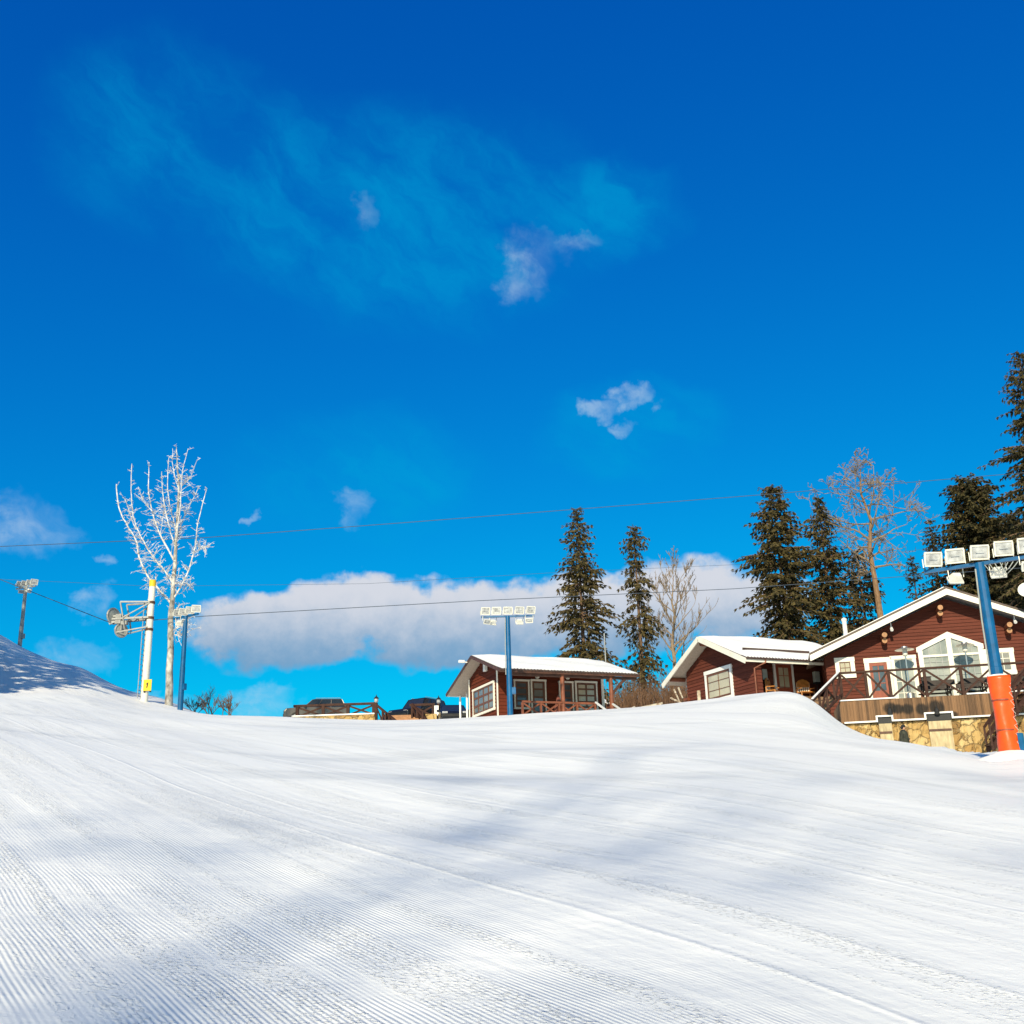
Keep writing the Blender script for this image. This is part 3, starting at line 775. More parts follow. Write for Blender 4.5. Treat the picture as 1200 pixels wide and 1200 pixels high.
# frosted tree: limbs drawn from the photograph, given depth
YF = 59.0
def C0(x, y): return (x / 3.3333, 500 + y / 3.3333)
limbs = [([(658, 1088), (664, 900), (668, 750), (675, 650), (685, 500), (690, 400), (700, 250), (692, 150), (690, 80)], 0.30, 0.02, 0),
         ([(667, 690), (625, 640), (575, 580), (545, 510), (530, 440), (500, 390), (465, 320), (455, 225)], 0.13, .03, .8),
         ([(672, 605), (640, 560), (600, 510), (550, 430), (520, 350), (512, 250), (515, 145)], 0.12, .02, -.9),
         ([(680, 520), (625, 420), (595, 330), (580, 240), (583, 140)], 0.11, .02, 1.2),
         ([(684, 470), (650, 350), (635, 240), (632, 175)], 0.08, .02, -1.2),
         ([(690, 410), (662, 300), (655, 200), (660, 120)], 0.07, .015, .6),
         ([(688, 440), (705, 300), (712, 180), (735, 85)], 0.08, .015, -.7),
         ([(712, 230), (745, 195), (770, 130)], 0.05, .012, -1.0),
         ([(688, 460), (705, 390), (730, 330), (765, 260), (778, 230)], 0.07, .015, 1.3),
         ([(678, 670), (725, 590), (760, 480), (775, 370), (808, 240)], 0.11, .02, -.9),
         ([(756, 490), (790, 475), (818, 465)], 0.05, .012, -.8),
         ([(672, 810), (710, 815), (745, 795), (775, 785)], 0.06, .012, .7),
         ([(672, 800), (720, 760), (755, 740)], 0.05, .012, -.5),
         ([(670, 740), (700, 700), (715, 690)], 0.05, .012, .5),
         ([(700, 250), (676, 160), (674, 85)], 0.05, .012, .3),
         ([(595, 330), (560, 290), (540, 235)], 0.05, .012, .9),
         ([(625, 420), (640, 330), (625, 290)], 0.05, .012, -.6),
         ([(530, 400), (490, 290), (478, 275)], 0.045, .012, .4),
         ([(705, 600), (740, 620), (752, 640)], 0.045, .012, .4),
         ([(672, 640), (690, 600), (700, 560)], 0.05, .012, -.4)]
fb = G(197, YF, -.15)
ft = thing('frosted_tree', 'white frost covered bare tree beside the lift tower', 'frosted tree', fb)
trk, brn = MB(), MB()
fr = random.Random(5)
for li, (pl, ra, rb, dep) in enumerate(limbs):
    pts = []
    n = len(pl)
    for i, (x, y) in enumerate(pl):
        px, py = C0(x, y); pts.append(P(px, py, YF + dep * (i / (n - 1)) * 1.3))
    if li == 0: pts[0] = Vector((pts[0].x, pts[0].y, fb.z))
    # smooth resample
    q = []
    for i in range(n - 1):
        a = pts[max(i - 1, 0)]; b = pts[i]; c = pts[i + 1]; d = pts[min(i + 2, n - 1)]
        for k in range(4):
            t = k / 4
            q.append(0.5 * ((2 * b) + (c - a) * t + (2 * a - 5 * b + 4 * c - d) * t * t + (3 * b - a - 3 * c + d) * t ** 3) + Vector((fr.uniform(-.02, .02), 0, fr.uniform(-.02, .02))))
    q.append(pts[-1])
    m_ = len(q) - 1
    ra = ra * (.75 if li == 0 else .52)
    rs = [ra + (rb - ra) * (i / m_) ** .7 for i in range(m_ + 1)]
    (trk if li == 0 else brn).tube(q, rs, 9 if li == 0 else 6, jit=.12)
    # side twigs with frost tufts
    i_lo = int(m_ * .45) if li == 0 else 1
    for i in range(i_lo, m_):
        nt_ = 7 if i / m_ < .5 else (4 if i / m_ < .75 else 1)
        if li == 0: nt_ = 5 if .5 < i / m_ < .8 else 2
        for k in range(nt_):
            if fr.random() < .38: continue
            d = (q[i + 1] - q[i]).normalized(); a, b = orth(d); th = fr.uniform(0, 6.28)
            nd = (d * fr.uniform(.1, .7) + (a * math.cos(th) + b * math.sin(th))).normalized()
            L = fr.uniform(.2, .85) * (1.15 - .75 * i / m_)
            q0 = q[i].lerp(q[i + 1], fr.random()); p1 = q0 + nd * L * .5 + Vector((fr.uniform(-.05, .05), fr.uniform(-.05, .05), fr.uniform(-.05, .08))); p2 = q0 + nd * L + Vector((fr.uniform(-.08, .08), fr.uniform(-.08, .08), fr.uniform(-.08, .12)))
            brn.tube([q0, p1, p2], [.015, .013, .008], 4)
            for kk in range(3):
                s0 = q0.lerp(p2, fr.uniform(.3, .95)); e = s0 + Vector((fr.uniform(-1, 1), fr.uniform(-1, 1), fr.uniform(-.8, .9))) * .15
                brn.tube([s0, e], [.012, .008], 3)
trk.build('trunk', MT['frost_bark'], ft, smooth=True)
brn.build('branches', MT['frost'], ft)

# small leafless shrubs on the skyline
for i, (px, h, lab) in enumerate(((230, 1.0, 'small leafless shrub nearest the blue pole on the skyline'), (248, 1.25, 'middle leafless shrub of three on the skyline'), (266, 1.2, 'rightmost leafless shrub of three on the skyline'))):
    b = G(px, 60, -.1); r_ = random.Random(50 + i)
    mb = MB()
    def sg(p, d, L, r, lev):
        e = p + d * L; mb.tube([p, p.lerp(e, .5) + Vector((r_.uniform(-.03, .03), 0, .02)), e], [r, r * .8, r * .5], 4)
        if lev:
            for k in range(4):
                nd = (d + Vector((r_.uniform(-.8, .8), r_.uniform(-.8, .8), r_.uniform(-.2, .5)))).normalized()
                sg(p.lerp(e, r_.uniform(.4, 1)), nd, L * r_.uniform(.45, .75), r * .6, lev - 1)
    for k in range(6): sg(b + Vector((r_.uniform(-.25, .25), 0, 0)), Vector((r_.uniform(-.9, .9), r_.uniform(-.5, .5), 1)).normalized(), h * r_.uniform(.4, .7), .022, 3)
    tag(mb.build('leafless_shrub', MT['steel_black' if i == 0 else 'bark'], None, loc=b), lab, 'shrub', 'shrubs on the skyline')

# reddish brush behind the annex
mb = MB(); r_ = random.Random(77); bc0 = G(775, 80)
for k in range(1500):
    px = r_.uniform(722, 822); Yb = r_.uniform(76, 96)
    b = G(px, Yb, -.1) if k % 4 == 0 else b + Vector((r_.uniform(-.7, .7), r_.uniform(-.5, .5), 0))
    h = r_.uniform(.9, 2.3) * (1.35 if px > 765 else .8)
    d = Vector((r_.uniform(-.22, .22), r_.uniform(-.22, .22), 1))
    mb.tube([b, b + d * h * .6, b + d * h + Vector((r_.uniform(-.15, .15), 0, 0))], [.02, .015, .009], 3, cap=False)
    for q in range(4):
        s0 = b + d * h * r_.uniform(.4, .9); mb.tube([s0, s0 + Vector((r_.uniform(-.3, .3), r_.uniform(-.3, .3), r_.uniform(.2, .5)))], [.012, .008], 3, cap=False)
tag(mb.build('brush', MT['twig'], None, loc=bc0), 'thicket of reddish brown leafless stems left of the annex', 'brush', kind='stuff')

# ------------------------------------------------------------------ generic gable building shell
class Bld:
    "u along the ridge (az), w into the depth; O is the near front eave tip"
    def __init__(s, O, az): s.O, s.U, s.W = Vector((O.x, O.y, 0)), azv(az), azv(az - 90)
    def pt(s, u, w, z): return s.O + s.U * u + s.W * w + Z * z
    def uv(s, p): d = Vector(p) - s.O; return d.dot(s.U), d.dot(s.W), p[2]
    def gable_face(s, u): return Face(s.pt(u, 0, 0), s.W, -s.U)     # a = w
    def front_face(s, w): return Face(s.pt(0, w, 0), s.U, -s.W)     # a = u
    def find_u(s, px, w, z, lo=-5, hi=40):
        for _ in range(50):
            m = (lo + hi) / 2
            if project(s.pt(m, w, z))[0] < px: lo = m
            else: hi = m
        return lo
    def find_w(s, px, u, z, lo=-5, hi=25):
        for _ in range(50):
            m = (lo + hi) / 2
            if project(s.pt(u, m, z))[0] > px: lo = m
            else: hi = m
        return lo
    def slab(s, mb, u0, u1, w0, z0, w1, z1, t, up=0.0):
        "roof slab between two (w,z) edges, thickness t downward, lifted by up"
        return mb.hexa([s.pt(u0, w0, z0 + up - t), s.pt(u1, w0, z0 + up - t), s.pt(u1, w1, z1 + up - t), s.pt(u0, w1, z1 + up - t),
                        s.pt(u0, w0, z0 + up), s.pt(u1, w0, z0 + up), s.pt(u1, w1, z1 + up), s.pt(u0, w1, z1 + up)])

def snow_sheet(bld, u0, u1, w0, z0, w1, z1, th, seed, nu=60, nw=14, wav=0.0):
    "snow lying on a roof slope, uneven lower edge"
    r_ = random.Random(seed); mb = MB(); nu += 1; nw += 1
    top, bot = [], []
    for i in range(nu):
        u = u0 + (u1 - u0) * i / (nu - 1)
        e = 0.05 * math.sin(i * .7 + seed) + r_.uniform(-.03, .03)
        for j in range(nw):
            q = j / (nw - 1); w = w0 + (w1 - w0) * q; z = z0 + (z1 - z0) * q
            if j == 0: w += e * .6; z += e * .6 * (z1 - z0) / (w1 - w0)
            ed = min(1, 4 * min(q, 1) + .15, 6 * min(i, nu - 1 - i) / (nu - 1) + .25)
            top.append(bld.pt(u, w, z + th * ed * (1 + .25 * math.sin(u * 1.3 + w * 2.1 + seed)))); bot.append(bld.pt(u, w, z + .004))
    fs = []; K = nu * nw
    for i in range(nu - 1):
        for j in range(nw - 1):
            a = i * nw + j; fs.append((a, a + nw, a + nw + 1, a + 1)); fs.append((K + a, K + a + 1, K + a + nw + 1, K + a + nw))
    for i in range(nu - 1):
        a = i * nw; fs.append((a, K + a, K + a + nw, a + nw)); a = i * nw + nw - 1; fs.append((a, a + nw, K + a + nw, K + a))
    for j in range(nw - 1):
        a = j; fs.append((a, a + 1, K + a + 1, K + a)); a = (nu - 1) * nw + j; fs.append((a, K + a, K + a + 1, a + 1))
    return mb.add(top + bot, fs)

# ------------------------------------------------------------------ small cabin (centre)
tip = P(586, 783, 58)
CB = Bld(tip, 68)
ze = tip.z
gb = CB.gable_face(0)
wr, zr = gb.loc(552, 768)
wl = 2 * wr
ulen = CB.find_u(749, 0, ze)
print('CABIN wr,zr-ze,ulen', wr, zr - ze, ulen, 'far tip', project(CB.pt(0, wl, ze)), 'ridge end', project(CB.pt(ulen, wr, zr)))
zbase = ground(tip.x + 1, tip.y + 2) - 1.2
cab = thing('cabin', 'small dark red wooden cabin with snowy roof and porch, in the centre', 'cabin', CB.pt(2, wr, zbase))
ug = 0.75                                   # gable wall plane
gf = CB.gable_face(ug)
wn = CB.find_w(584.5, ug, ze - .8)           # near corner of the gable wall
wf = CB.find_w(551, ug, ze - .8)
wn = max(wn, .15)
wp = wn + 1.7                              # recessed porch wall
uend = CB.find_u(707, wp, ze - .5)
print('  wn,wf,uend', wn, wf, uend)
slope = (zr - ze) / wr
zroof = lambda w: ze + slope * (w if w < wr else wl - w) - .16
wall = MB()
def ol(z):
    k = (z - ze + .16) / slope
    lo, hi = max(wn, k), min(wf, wl - k)
    return (lo, hi)
lap_wall(wall, gf, ol, zbase, zr - .2)
ff = CB.front_face(wp)
lap_wall(wall, ff, lambda z: (ug, uend), zbase, zroof(wp))
nf = CB.front_face(wn)
lap_wall(wall, nf, lambda z: (ug, ug + .55), zbase, zroof(wn))
# body behind the boards
wall.add([CB.pt(ug + .1, wn + .11, zbase), CB.pt(ug + .5, wn + .11, zbase), CB.pt(ug + .5, wp + .1, zbase), CB.pt(ug + .1, wp + .1, zbase),
          CB.pt(ug + .1, wn + .11, zroof(wn)), CB.pt(ug + .5, wn + .11, zroof(wn)), CB.pt(ug + .5, wp + .1, zroof(wp)), CB.pt(ug + .1, wp + .1, zroof(wp))], [(0, 1, 5, 4), (1, 2, 6, 5), (2, 3, 7, 6), (3, 0, 4, 7)])
ef = Face(CB.pt(uend, 0, 0), CB.W, CB.U); lap_wall(wall, ef, lambda z: (lambda k: (max(wp, k), min(wf, wl - k)))((z - ze + .16) / slope), zbase, zr - .2)
bf_ = Face(CB.pt(0, wf, 0), CB.U, CB.W); lap_wall(wall, bf_, lambda z: (ug, uend), zbase, zroof(wf))
wall.build('wall', MT['log_red'], cab)
rf = MB(); CB.slab(rf, 0, ulen, -.02, ze - .02, wr, zr, .07); CB.slab(rf, 0, ulen, wl, ze, wr + .001, zr, .07)
# corrugated lower edge
for k in range(int(ulen / .19)):
    u = .05 + k * .19
    rf.tube([CB.pt(u, -.06, ze - .045), CB.pt(u, .5, ze + .5 * slope - .025)], .045, 6)
roof = rf.build('roof', MT['roof_dark'], cab)
ps = MB(); CB.slab(ps, ug + .02, ulen - .03, .02, ze, wr, zr, .05, -.075); ps.build('porch_ceiling', MT['dark_wood'], roof)  # porch side of the soffit coloured dark to deepen the shade
so = MB(); CB.slab(so, .03, ug + .02, .02, ze, wr, zr, .05, -.075); CB.slab(so, .03, ulen - .03, wl - .02, ze, wr + .001, zr, .05, -.075)
so.build('soffit', MT['soffit'], roof)
s1 = snow_sheet(CB, .05, ulen - .04, .03, ze + .03 * slope, wr - .02, zr - .02 * slope, .09, 3, 60)
s1.add(*(lambda m: (m.v, m.f))(snow_sheet(CB, .05, ulen - .04, wl - .03, ze + .03 * slope, wr + .02, zr - .02 * slope, .09, 4, 40)))
s1.build('snow_cover', MT['roof_snow'], roof, smooth=False)
for u_, w_ in ((-.02, 0), (-.02, wl), (ulen + .02, 0)):
    MB().beam(CB.pt(u_, w_, ze - .10), CB.pt(u_, wr, zr - .10), .04, .16).build('bargeboard', MT['dark_wood'], cab)
fa = MB(); fa.beam(CB.pt(0, .02, ze - .13), CB.pt(ulen, .02, ze - .13), .03, .12); fa.build('fascia', MT['dark_wood'], cab)
wfa = MB(); wfa.beam(CB.pt(0.02, wl, ze - .12), CB.pt(ulen, wl, ze - .12), .05, .09); wfa.build('rear_gutter', MT['white'], cab)
# white corner boards
ct = MB(); gf.box(ct, wn - .02, wn + .13, zbase, zroof(wn), .045, .08); ct.build('corner_board', MT['trim'], cab)
ct = MB(); gf.box(ct, wf - .10, wf + .02, zbase, zroof(wf) - .02, .045, .08); ct.build('corner_board', MT['trim'], cab)
ct = MB(); ff.box(ct, uend - .14, uend + .02, zbase, zroof(wp), .045, .08); ct.build('corner_board', MT['trim'], cab)
window(gf, cab, gf.rect((580, 799), (555, 808), (556, 840), (581, 832)), 4, 3, .10, MT['trim'], MT['sash'], MT['glass_mix'], bar=.11, sash=.08)
for (tl, tr_, br, bl, c, r_, gm, nm_) in (((601, 797), (619.5, 797), (620, 831), (602, 831), 1, 4, 'glass_dark', 'window'), ((621, 797), (639, 797), (640, 838), (622, 838), 1, 4, 'glass_mix', 'door'),
                                   ((654.5, 799), (671, 799), (672, 838), (655, 838), 1, 4, 'glass_dark', 'door'), ((673, 799), (698.5, 799), (700, 832), (674, 832), 2, 4, 'glass_cream', 'window')):
    window(ff, cab, ff.rect(tl, tr_, br, bl), c, r_, .085, MT['trim'], MT['sash'], MT[gm], name=nm_, d=.04, bar=.09, sash=.11)
for (px, py) in ((629, 793), (664.5, 794)):
    a, z = ff.loc(px, py); MB().tube([ff.pt(a, z, .03), ff.pt(a, z, .10), ff.pt(a, z, .15)], [.13, .13, .08], 18).build('wall_lamp', MT['lamp'], cab)
a, z = gf.loc(571, 781.5); lm = MB(); gf.box(lm, a - .17, a + .13, z - .26, z + .26, .04, .22); lm.build('vent_cowl', MT['white'], cab, bevel=.03)
# porch posts on the eave line
def porch_post(px, w=.25):
    u = CB.find_u(px, w, ze - 1.2); mb = MB(); p = CB.pt(u, w, 0)
    mb.tube([p + Z * zbase, p + Z * (ze - .15)], .115, 10)
    mb.build('porch_post', MT['post_wood'], cab); return u
u1 = porch_post(659.5); u2 = porch_post(716.5)
br_ = MB(); br_.beam(CB.pt(u2, .25, ze - 1.15), CB.pt(u2 + .95, .25, ze - .15), .10, .12); br_.build('brace', MT['dark_wood'], cab)
bm_ = MB(); bm_.beam(CB.pt(ug, .25, ze - .24), CB.pt(ulen - .1, .25, ze - .24), .14, .14); bm_.build('eave_beam', MT['dark_wood'], cab)
# porch deck and railing
pd = MB(); zf = P(640, 846, 58.5).z
pd.hexa([CB.pt(ug + .4, .05, zf - .5), CB.pt(uend + .6, .05, zf - .5), CB.pt(uend + .6, wp, zf - .5), CB.pt(ug + .4, wp, zf - .5), CB.pt(ug + .4, .05, zf), CB.pt(uend + .6, .05, zf), CB.pt(uend + .6, wp, zf), CB.pt(ug + .4, wp, zf)])
pd.build('porch_floor', MT['deck'], cab)
ef_ = CB.front_face(.2)
ra0 = ef_.loc(612, 822)[0]; ra1 = ef_.loc(697, 822.5)[0]; rz = (ef_.loc(612, 822)[1] + ef_.loc(697, 822.5)[1]) / 2
rl = MB(); ef_.box(rl, ra0, ra1, rz - .10, rz, -.06, .06); ef_.box(rl, ra0, ra1, rz - .78, rz - .70, -.04, .04)
npan = 4
for k in range(npan + 1):
    a = ra0 + (ra1 - ra0) * k / npan; ef_.box(rl, a - .05, a + .05, zf - .3, rz - .1, -.05, .05)
    if k < npan:
        b = ra0 + (ra1 - ra0) * (k + 1) / npan
        ef_.bar(rl, (a + .05, rz - .72), (b - .05, rz - .12), .08, -.02, .02); ef_.bar(rl, (a + .05, rz - .12), (b - .05, rz - .72), .08, -.022, .018)
rl.build('porch_railing', MT['post_wood'], cab)
hr = MB(); hr.beam(P(698, 823, 58.5), P(712, 833.5, 56.5), .09, .07); hr.beam(P(718, 825, 60), P(729, 832.5, 58), .09, .07); hr.build('step_handrail', MT['white'], cab)
# white posts under the rear eave, mast, camera
for px in (539.5, 547.5):
    w_ = wl - .12 if px < 545 else wl - .8
    u_ = .2 if px < 545 else .9
    for _ in range(30):
        x_ = project(CB.pt(u_, w_, ze - .9))[0]; u_ += (px - x_) * .03
    p = CB.pt(u_, w_, 0); MB().beam(p + Z * zbase, p + Z * (ze - .1), .09, .09).build('rear_post', MT['white'], cab)
mp_ = CB.pt(ulen - 2.2, wr, 0); q = P(708, 742, mp_.y)
MB().tube([Vector((q.x, mp_.y, zr - .3)), Vector((q.x, mp_.y, q.z))], .035, 6).build('mast', MT['galv'], cab)
p = CB.pt(0, wr + .55, zr - .30)
cm = MB(); cm.beam(p, p + CB.U * -.32 + Z * .02, .05, .05); cm.box(p - CB.U * .38 + Z * .04, CB.U, CB.W, Z, .16, .07, .07); cm.build('security_camera', MT['white'], cab)

# red folded parasol leaning on the porch
pp = CB.pt(CB.find_u(654, .7, ze - 1), .7, zf)
pt_ = thing('parasol', 'folded faded red parasol leaning beside the cabin porch post', 'parasol', pp)
MB().tube([pp, pp + Z * 1.6], .025, 8).build('pole', MT['dark_wood'], pt_)
MB().lathe(pp, [(.28, .5), (.30, .6), (.20, 1.0), (.10, 1.4), (.03, 1.55)], 12).build('canopy', MT['parasol'], pt_)

# ------------------------------------------------------------------ annex (right of centre)
tip = P(873, 770, 60.5)
AX = Bld(tip, 67)
ze = tip.z; gb = AX.gable_face(0); wr, zr = gb.loc(818, 746); wl = 2 * wr
farp = gb.loc(776, 791)
print('ANNEX wr', wr, zr - ze, 'far tip', project(AX.pt(0, wl, ze)), farp[0], farp[1] - ze)
wl = farp[0]; 
ulen = AX.find_u(950, 0, ze) + 4
slope = (zr - ze) / wr; slope2 = (zr - ze) / (wl - wr)
zbase = ground(tip.x, tip.y) - 1.4
anx = thing('annex', 'low dark red log annex with white bargeboards, joined left of the lodge', 'annex', AX.pt(2, wr, zbase))
ug = 0.9; gf = AX.gable_face(ug)
wn = AX.find_w(887, ug, ze - .8); wf = AX.find_w(806, ug, ze - .8)
print('  wn wf', wn, wf, 'ulen', ulen)
wn = max(wn, .2)
wp = wn + 1.9
zrf = lambda w: ze - .2 + (slope * w if w < wr else slope2 * (wl - w))
wall = MB()
lap_wall(wall, gf, lambda z: (max(wn, (z - ze + .2) / slope), min(wf, wl - (z - ze + .2) / slope2)), zbase, zr - .25)
ff = AX.front_face(wp); uend = ulen - .2
lap_wall(wall, ff, lambda z: (ug, uend), zbase, zrf(wp))
nf = AX.front_face(wn); lap_wall(wall, nf, lambda z: (ug, ug + .3), zbase, zrf(wn))
e2 = Face(AX.pt(ug + .3, 0, 0), AX.W, AX.U); lap_wall(wall, e2, lambda z: (wn, wp), zbase, zrf(wn))
bk = Face(AX.pt(0, wf, 0), AX.U, AX.W); lap_wall(wall, bk, lambda z: (ug, uend), zbase, zrf(wf))
wall.build('wall', MT['log'], anx)
rf = MB(); AX.slab(rf, 0, ulen, 0, ze, wr, zr, .10); AX.slab(rf, 0, ulen, wl, ze, wr + .001, zr, .10)
for k in range(int(ulen / .2)):
    u = .05 + k * .2; rf.tube([AX.pt(u, -.05, ze - .03), AX.pt(u, .4, ze + .4 * slope - .02)], .045, 6)
roof = rf.build('roof', MT['roof_dark'], anx)
ps = MB(); AX.slab(ps, ug + .02, ulen, .03, ze + .03 * slope, wr, zr, .04, -.105); ps.build('porch_ceiling', MT['dark_wood'], roof)  # soffit over the porch darkened in colour to add to its shade
so = MB(); AX.slab(so, .03, ug + .02, .03, ze + .03 * slope, wr, zr, .04, -.105); AX.slab(so, .03, ulen, wl - .03, ze + .03 * slope2, wr + .001, zr, .04, -.105)
so.build('soffit', MT['soffit'], roof)
sn = snow_sheet(AX, .06, ulen, .32 * wr, ze + .32 * wr * slope, wr - .02, zr - .02, .16, 6, 50)
sn.add(*(lambda m: (m.v, m.f))(snow_sheet(AX, .06, ulen, .05, ze + .05 * slope, .31 * wr, ze + .31 * wr * slope, .09, 8, 50)))
sn.add(*(lambda m: (m.v, m.f))(snow_sheet(AX, .06, ulen, wl - .05, ze + .05 * slope2, wr + .02, zr - .02, .12, 7, 40)))
sn.build('snow_cover', MT['roof_snow'], roof)
gd = MB(); gw = .325 * wr; gd.beam(AX.pt(.9, gw, ze + gw * slope + .11), AX.pt(5.4, gw, ze + gw * slope + .11), .05, .16); gd.build('snow_guard', MT['roof_dark'], roof)
for w_ in (-.05, wl + .03):
    MB().beam(AX.pt(-.03, w_, ze - .20), AX.pt(-.03, wr, zr - .14), .05, .30).build('bargeboard', MT['trim'], anx)
fa = MB(); fa.beam(AX.pt(0, -.03, ze - .17), AX.pt(ulen - 3, -.03, ze - .17), .05, .15); fa.build('fascia', MT['trim'], anx)
gt = MB(); gt.tube([AX.pt(0, -.13, ze - .06), AX.pt(ulen - 3.2, -.13, ze - .06)], .055, 8); gt.build('gutter', MT['roof_dark'], anx)
# downpipe
pa = AX.pt(AX.find_u(897, -.1, ze - .1), -.1, ze - .1); pb_ = nf.loc(884, 783, .09); pc = nf.loc(887, 822, .09)
dp = MB(); dp.tube([pa, pa - Z * .15, nf.pt(pb_[0], pb_[1], .09), nf.pt(pb_[0], pc[1] - .3, .09)], .045, 8); dp.build('downpipe', MT['post_wood'], anx)
window(gf, anx, gf.rect((858, 779), (825.6, 788), (830.6, 825), (861, 818)), 2, 3, .19, MT['white'], MT['sash'], MT['glass_cream'], bar=.035, sash=.12)
# purlin and log ends under the eaves
for (w, z_) in ((wr, zr - .42), (wl - .75, ze + .1), (.75, ze + .1)):
    MB().tube([AX.pt(.12, w, z_), AX.pt(ug + .2, w, z_)], .13, 10).build('purlin', MT['post_wood'], anx)
cn = MB()
for k in range(14):
    z = zbase + k * .19 + .1
    if z < zrf(wf) - .1: cn.tube([AX.pt(ug - .02, wf + .04 * (k % 2), z), AX.pt(ug + .4, wf, z)], .10, 8)
    cn.tube([AX.pt(ug - .10, wf - .2, z), AX.pt(ug - .10, wf + .22, z)], .095, 8)
cn.build('log_corner', MT['post_wood'], anx)
# door in the shaded porch
dr = ff.rect((905, 776), (928, 776), (931, 822), (907.5, 822))
do = window(ff, anx, dr, 2, 3, .14, MT['white'], MT['red_door'], MT['glass_cream'], name='door', d=.04, bar=.035, sash=.20)
pl_ = MB(); ff.box(pl_, dr[0] + .14, dr[1] - .14, dr[2], dr[2] + .75, .09, .13); pl_.build('door_panel', MT['red_door'], do)
dl = MB(); a, z = ff.loc(918, 773); ff.box(dl, a - .12, a + .12, z - .06, z + .06, .04, .2); dl.build('porch_lamp', MT['steel_black'], anx)
ch = MB(); pq = P(988.5, 722, 66); ch.tube([Vector((pq.x, pq.y, pq.z - 3)), pq - Z * .3], .13, 12); ch.lathe(pq - Z * .3, [(.16, 0), (.17, .12), (.05, .2)], 12)
ch.build('chimney', MT['lamp'], anx)

zp = dr[2] - .02                                # porch floor level
pf = MB(); pf.hexa([AX.pt(ug, .1, zp - .6), AX.pt(ulen - 3, .1, zp - .6), AX.pt(ulen - 3, wp, zp - .6), AX.pt(ug, wp, zp - .6), AX.pt(ug, .1, zp), AX.pt(ulen - 3, .1, zp), AX.pt(ulen - 3, wp, zp), AX.pt(ug, wp, zp)])
pf.build('porch_floor', MT['deck'], anx)
# covered heaters either side of the door
for (px, lab) in ((895.5, 'grey box on a thin post at the left of the annex door'), (957, 'grey box on a thin post right of the annex door by the lodge')):
    w = wp - .45; u = AX.find_u(px, w, zp + 1.2); p = AX.pt(u, w, zp)
    t = thing('boxed_heater', lab, 'heater', p, 'grey boxes on posts in the annex porch')
    MB().tube([p, p + Z * 1.05], .025, 8).build('post', MT['steel_black'], t)
    MB().box(p + Z * 1.38, AX.U, AX.W, Z, .16, .13, .33).build('box', MT['grey_cover'], t, bevel=.02)
    MB().lathe(p, [(.22, 0), (.22, .04), (.04, .06)], 14).build('base', MT['steel_black'], t)
    MB().box(p + Z * 1.06, AX.U, AX.W, Z, .18, .15, .04).build('tray', MT['steel_black'], t)

def carved_chair(px, lab, turn, w_off):
    w = wp - w_off; u = AX.find_u(px, w, zp + .5); p = AX.pt(u, w, zp)
    t = thing('carved_chair', lab, 'chair', p, 'carved wooden chairs in the annex porch')
    Xa = (AX.U * math.cos(turn) + AX.W * math.sin(turn)); Ya = Z.cross(Xa)
    def pt(x, y, z): return p + Xa * x + Ya * y + Z * z
    s = .42
    MB().box(pt(0, 0, .45), Xa, Ya, Z, s, .25, .03).build('seat', MT['orange_wood'], t, bevel=.01)
    poly = [(-s * .85, .78), (s * .85, .78), (s * .8, .98), (s * 1.05, 1.02), (s * .55, 1.17), (.0, 1.24), (-s * .55, 1.17), (-s * 1.05, 1.02), (-s * .8, .98)]
    MB().prism([pt(x, .25, z) for x, z in poly], Ya * .05).build('backrest', MT['orange_wood'], t)
    sl_ = MB()
    for k in range(6): x = -s * .75 + k * s * .3; sl_.beam(pt(x, .27, .48), pt(x, .27, .79), .07, .025, Ya)
    sl_.build('slats', MT['trim'], t)
    for sx_ in (-1, 1):
        for sy, hh in ((-.22, .44), (.27, 1.0)):
            MB().beam(pt(sx_ * s * .93, sy, 0), pt(sx_ * s * .93, sy, hh), .06, .06).build('leg', MT['orange_wood'], t)
        MB().beam(pt(sx_ * s * .95, -.24, .66), pt(sx_ * s * .95, .27, .68), .06, .04).build('armrest', MT['orange_wood'], t)
carved_chair(906, 'orange carved wooden chair turned sideways by the annex door', R(38), .75)
carved_chair(944.5, 'orange carved wooden chair with pale slats right of the annex door', R(-8), .75)

# log post in front of the gable wall
lp = gf.loc(820, 827, .35); p = gf.pt(lp[0], ground(*gf.pt(lp[0], 0, .35)[:2]) - .1, .35)
q = gf.loc(820, 809, .35)
tag(MB().tube([p, Vector((p.x, p.y, (p.z + q[1]) / 2)), Vector((p.x, p.y, q[1]))], [.11, .105, .10], 12, jit=.05).build('log_post', MT['birch'], None, loc=p), 'short pale birch log post against the annex gable wall', 'log post')
